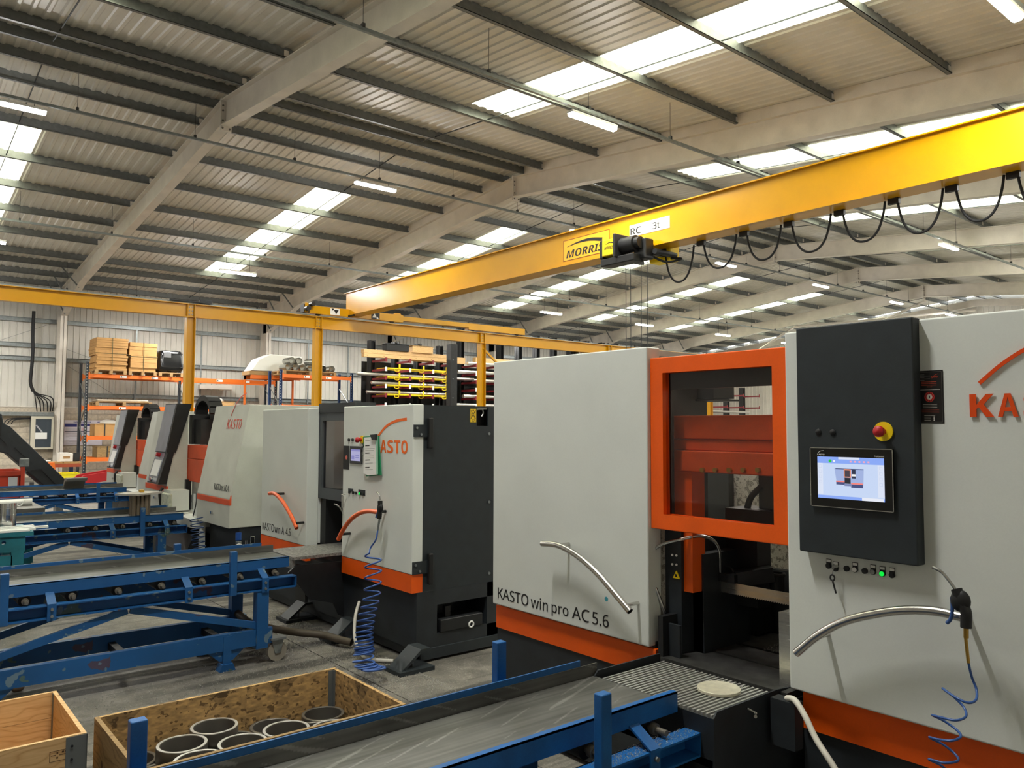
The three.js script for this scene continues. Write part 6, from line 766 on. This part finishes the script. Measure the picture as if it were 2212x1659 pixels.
{ // wooden crates
  const hinge = S(0x7e8486, 0.5, 0.5);
  const old = thing('pallet_collar_crate', 'old stained wooden pallet-collar crate full of steel rings', 'crate'), x0 = 0.92, x1 = 2.2, z0 = -4.32, z1 = -3.53, y0 = 0.12, yt = 0.385, th = 0.02;
  mesh('end_board', box(x0, x0 + th, y0, yt, z0, z1), MT.oldWood, old); mesh('back_board', box(x0 + th, x1 - th, y0, yt, z0, z0 + th), MT.osb, old); mesh('end_board', box(x1 - th, x1, y0, yt, z0, z1), MT.osb, old); mesh('front_board', box(x0 + th, x1 - th, y0, yt, z1 - th, z1), MT.oldWood, old); mesh('crate_floor', box(x0, x1, 0.1, y0, z0, z1), S(0x2b2722, 0.8), old); mesh('hinge', [box(x1 - th - 0.03, x1 - th, y0, yt - 0.005, z0 + th, z0 + th + 0.003), box(x1 - th - 0.003, x1 - th, y0, yt - 0.005, z0 + th, z0 + th + 0.03)], hinge, old); mesh('hinge', [box(x0 - 0.003, x0 + 0.04, y0, yt, z1, z1 + 0.003), box(x0 - 0.003, x0, y0, yt, z1 - 0.04, z1 + 0.003)], hinge, old); meshes('skid', [z0 + 0.05, (z0 + z1) / 2 - 0.05, z1 - 0.15].map(z => box(x0, x1, 0, 0.1, z, z + 0.1)), MT.oldWood, old);
  const nw = thing('pallet_collar_crate', 'clean pine pallet-collar crate with cardboard on its floor', 'crate'), a0 = -0.35, a1 = 0.85, c0 = -4.88, c1 = -4.13, nt = 0.385;
  for (const [b0, b1] of [[0.12, 0.252], [0.254, nt]]) { mesh('side_board', box(a0 + th, a1 - th, b0, b1, c0, c0 + th), MT.pine, nw); mesh('side_board', box(a0 + th, a1 - th, b0, b1, c1 - th, c1), MT.pine, nw); mesh('end_board', box(a1 - th, a1, b0, b1, c0, c1), MT.pine, nw); mesh('end_board', box(a0, a0 + th, b0, b1, c0, c1), MT.pine, nw); }
  mesh('hinge', [box(a1 - 0.085, a1 + 0.002, 0.12, nt - 0.004, c1, c1 + 0.003), box(a1, a1 + 0.003, 0.12, nt - 0.004, c1 - 0.05, c1 + 0.003)], hinge, nw); mesh('hinge', [box(a1 - th - 0.003, a1 - th, 0.12, nt - 0.004, c0 + th, c0 + th + 0.03)], hinge, nw); mesh('cardboard_sheet', box(a0 + th, a1 - th, 0.115, 0.125, c0 + th, c1 - th), MT.card, nw); mesh('crate_floor', box(a0, a1, 0.09, 0.114, c0, c1), MT.palletWood, nw); meshes('skid', [c0 + 0.05, (c0 + c1) / 2 - 0.05, c1 - 0.15].map(z => box(a0, a1, 0, 0.09, z, z + 0.1)), MT.palletWood, nw);
  meshes('hinge_rivet', [0.16, 0.22, 0.28, 0.34].map(y => cyl([a1 - 0.06, y, c1 + 0.003], [a1 - 0.06, y, c1 + 0.007], 0.006, 8)), MT.dark, nw);
  { const q = at(140, 1622, 'z', c1), tex = canvasTex(128, 80, (g, w, h) => { g.clearRect(0, 0, w, h); g.strokeStyle = '#5a3c22'; g.lineWidth = 4; g.strokeRect(4, 4, w - 8, h - 8); g.fillStyle = '#5a3c22'; g.fillRect(44, 12, 10, 14); g.fillRect(44, 46, 10, 14); g.fillRect(76, 12, 14, 12); g.fillRect(96, 12, 12, 12); g.fillRect(10, 30, 30, 5); g.fillRect(60, 34, 44, 5); }); mesh('stamp', new THREE.PlaneGeometry(0.085, 0.05).translate(q.x - 0.02, 0.31, c1 + 0.001), S(0xffffff, 0.8, 0, { map: tex, transparent: true }), nw, true); }
  // rings
  const shiny = S(0xd9d7d3, 0.3, 0.85), dull = S(0x8a867f, 0.35, 0.7), R = 0.118, r = 0.1, h = 0.07, G1 = 'machined steel rings in the wooden crate';
  const lowP = [[350, 1583], [308, 1619], [347, 1646], [517, 1592], [545, 1560], [621, 1566], [701, 1541], [470, 1625], [560, 1615], [640, 1600]], upP = [[441, 1572], [414, 1600], [430, 1632], [531, 1602], [618, 1577], [711, 1572]];
  const relax = (P, y) => { const q = P.map(([u, v]) => at(u, v, 'y', y)); for (let k = 0; k < 400; k++) { for (let i = 0; i < q.length; i++) for (let j = i + 1; j < q.length; j++) { const dx = q[j].x - q[i].x, dz = q[j].z - q[i].z, d = Math.hypot(dx, dz) || 0.01; if (d < 2 * R + 0.003) { const m = (2 * R + 0.003 - d) / 2 / d; q[i].x -= dx * m; q[i].z -= dz * m; q[j].x += dx * m; q[j].z += dz * m; } } for (const p of q) { p.x = Math.max(x0 + th + R, Math.min(x1 - th - R, p.x)); p.z = Math.max(z0 + th + R, Math.min(z1 - th - R, p.z)); } } return q; };
  for (const p of relax(lowP, y0 + h)) { const t = thing('steel_ring', 'dull grey machined steel ring on the crate floor', 'ring', G1); mesh('ring', ringGeo(R, r, h, [p.x, y0, p.z], 48), dull, t); }
  for (const p of relax(upP, y0 + 2 * h)) { const t = thing('steel_ring', 'bright rimmed machined steel ring lying on the other rings', 'ring', G1); mesh('ring', ringGeo(R, r, h, [p.x, y0 + h + 0.001, p.z], 48), dull, t); mesh('machined_face', lathe([[r + 0.002, 0], [R - 0.002, 0]], [p.x, y0 + 2 * h + 0.0015, p.z], 48), S(0xe2e0dc, 0.35, 0.6, { side: THREE.DoubleSide }), t); }
}
{ // flat hose across the floor, swarf
  const t = thing('flat_hose', 'flat brown hose running from under the conveyor to the saw foot', 'hose'), y = v => v; mesh('hose', tube([at(505, 1318, 'y', 0.3), at(540, 1345, 'y', 0.24), at(590, 1358, 'y', 0.16), at(650, 1367, 'y', 0.1), at(700, 1372, 'y', 0.07), at(735, 1382, 'y', 0.06), at(760, 1388, 'y', 0.05)], 0.03, 50, 10), S(0x4b4236, 0.6), t);
  const g = new THREE.TorusGeometry(0.006, 0.0014, 4, 7, 4.2), N = 9000, im = new THREE.InstancedMesh(g, S(0xb9b7b2, 0.35, 0.7), N); im.name = 'swarf'; im.userData = { label: 'curly metal swarf scattered on the floor and grating around the saws', category: 'swarf', kind: 'stuff' };
  const m = new THREE.Matrix4(), q = new THREE.Quaternion(), e = new THREE.Euler(), s = v3(1, 1, 1);
  for (let i = 0; i < N; i++) { let x, y2 = 0.004, z; const k = rnd(); if (k < 0.62) { x = 3.22 - Math.pow(rnd(), 1.8) * 0.75; z = rr(-7.6, -4.6) + 0.1 * rr(-1, 1); } else if (k < 0.72) { x = rr(2.0, 3.2); z = rr(-7, -4.4); } else if (k < 0.745) { x = rr(2.58, 2.98); z = rr(-2.48, -1.91); y2 = 0.698; } else if (k < 0.8) { x = rr(3.5, 3.72); z = rr(-2.3, -1.9); y2 = 0.703; } else if (k < 0.84) { x = rr(2.0, 2.55); z = -2.03 + 0.075 * rnd(); y2 = 0.623; } else { x = rr(0.5, 2.8); z = rr(-5.9, -4.4); }
    const sc = rr(0.4, 1.0) * (y2 > 0.1 ? 0.6 : 1); e.set(rr(0, 6.3), rr(0, 6.3), rr(0, 6.3)); q.setFromEuler(e); m.compose(v3(x, y2, z), q, s.setScalar(sc)); im.setMatrixAt(i, m); }
  scene.add(im);
  const st = thing('stone_chip', 'small brown wood chip lying on the floor by the conveyor foot', 'chip'), c = at(38, 1493, 'y', 0.0); mesh('chip', new THREE.SphereGeometry(0.05, 12, 8).scale(0.8, 0.5, 0.5).translate(c.x, 0.02, c.z), S(0x6a5743, 0.8), st);
}
// every thing gets its base as its origin
for (const g of things) {
  const b = new THREE.Box3().setFromObject(g); if (b.isEmpty()) continue;
  const o = v3((b.min.x + b.max.x) / 2, b.min.y, (b.min.z + b.max.z) / 2);
  g.position.copy(o); for (const c of g.children) c.position.sub(o);
}
scene.traverse(o => { if (o.isMesh) { o.castShadow = true; o.receiveShadow = true; } });
renderer.render(scene, camera);
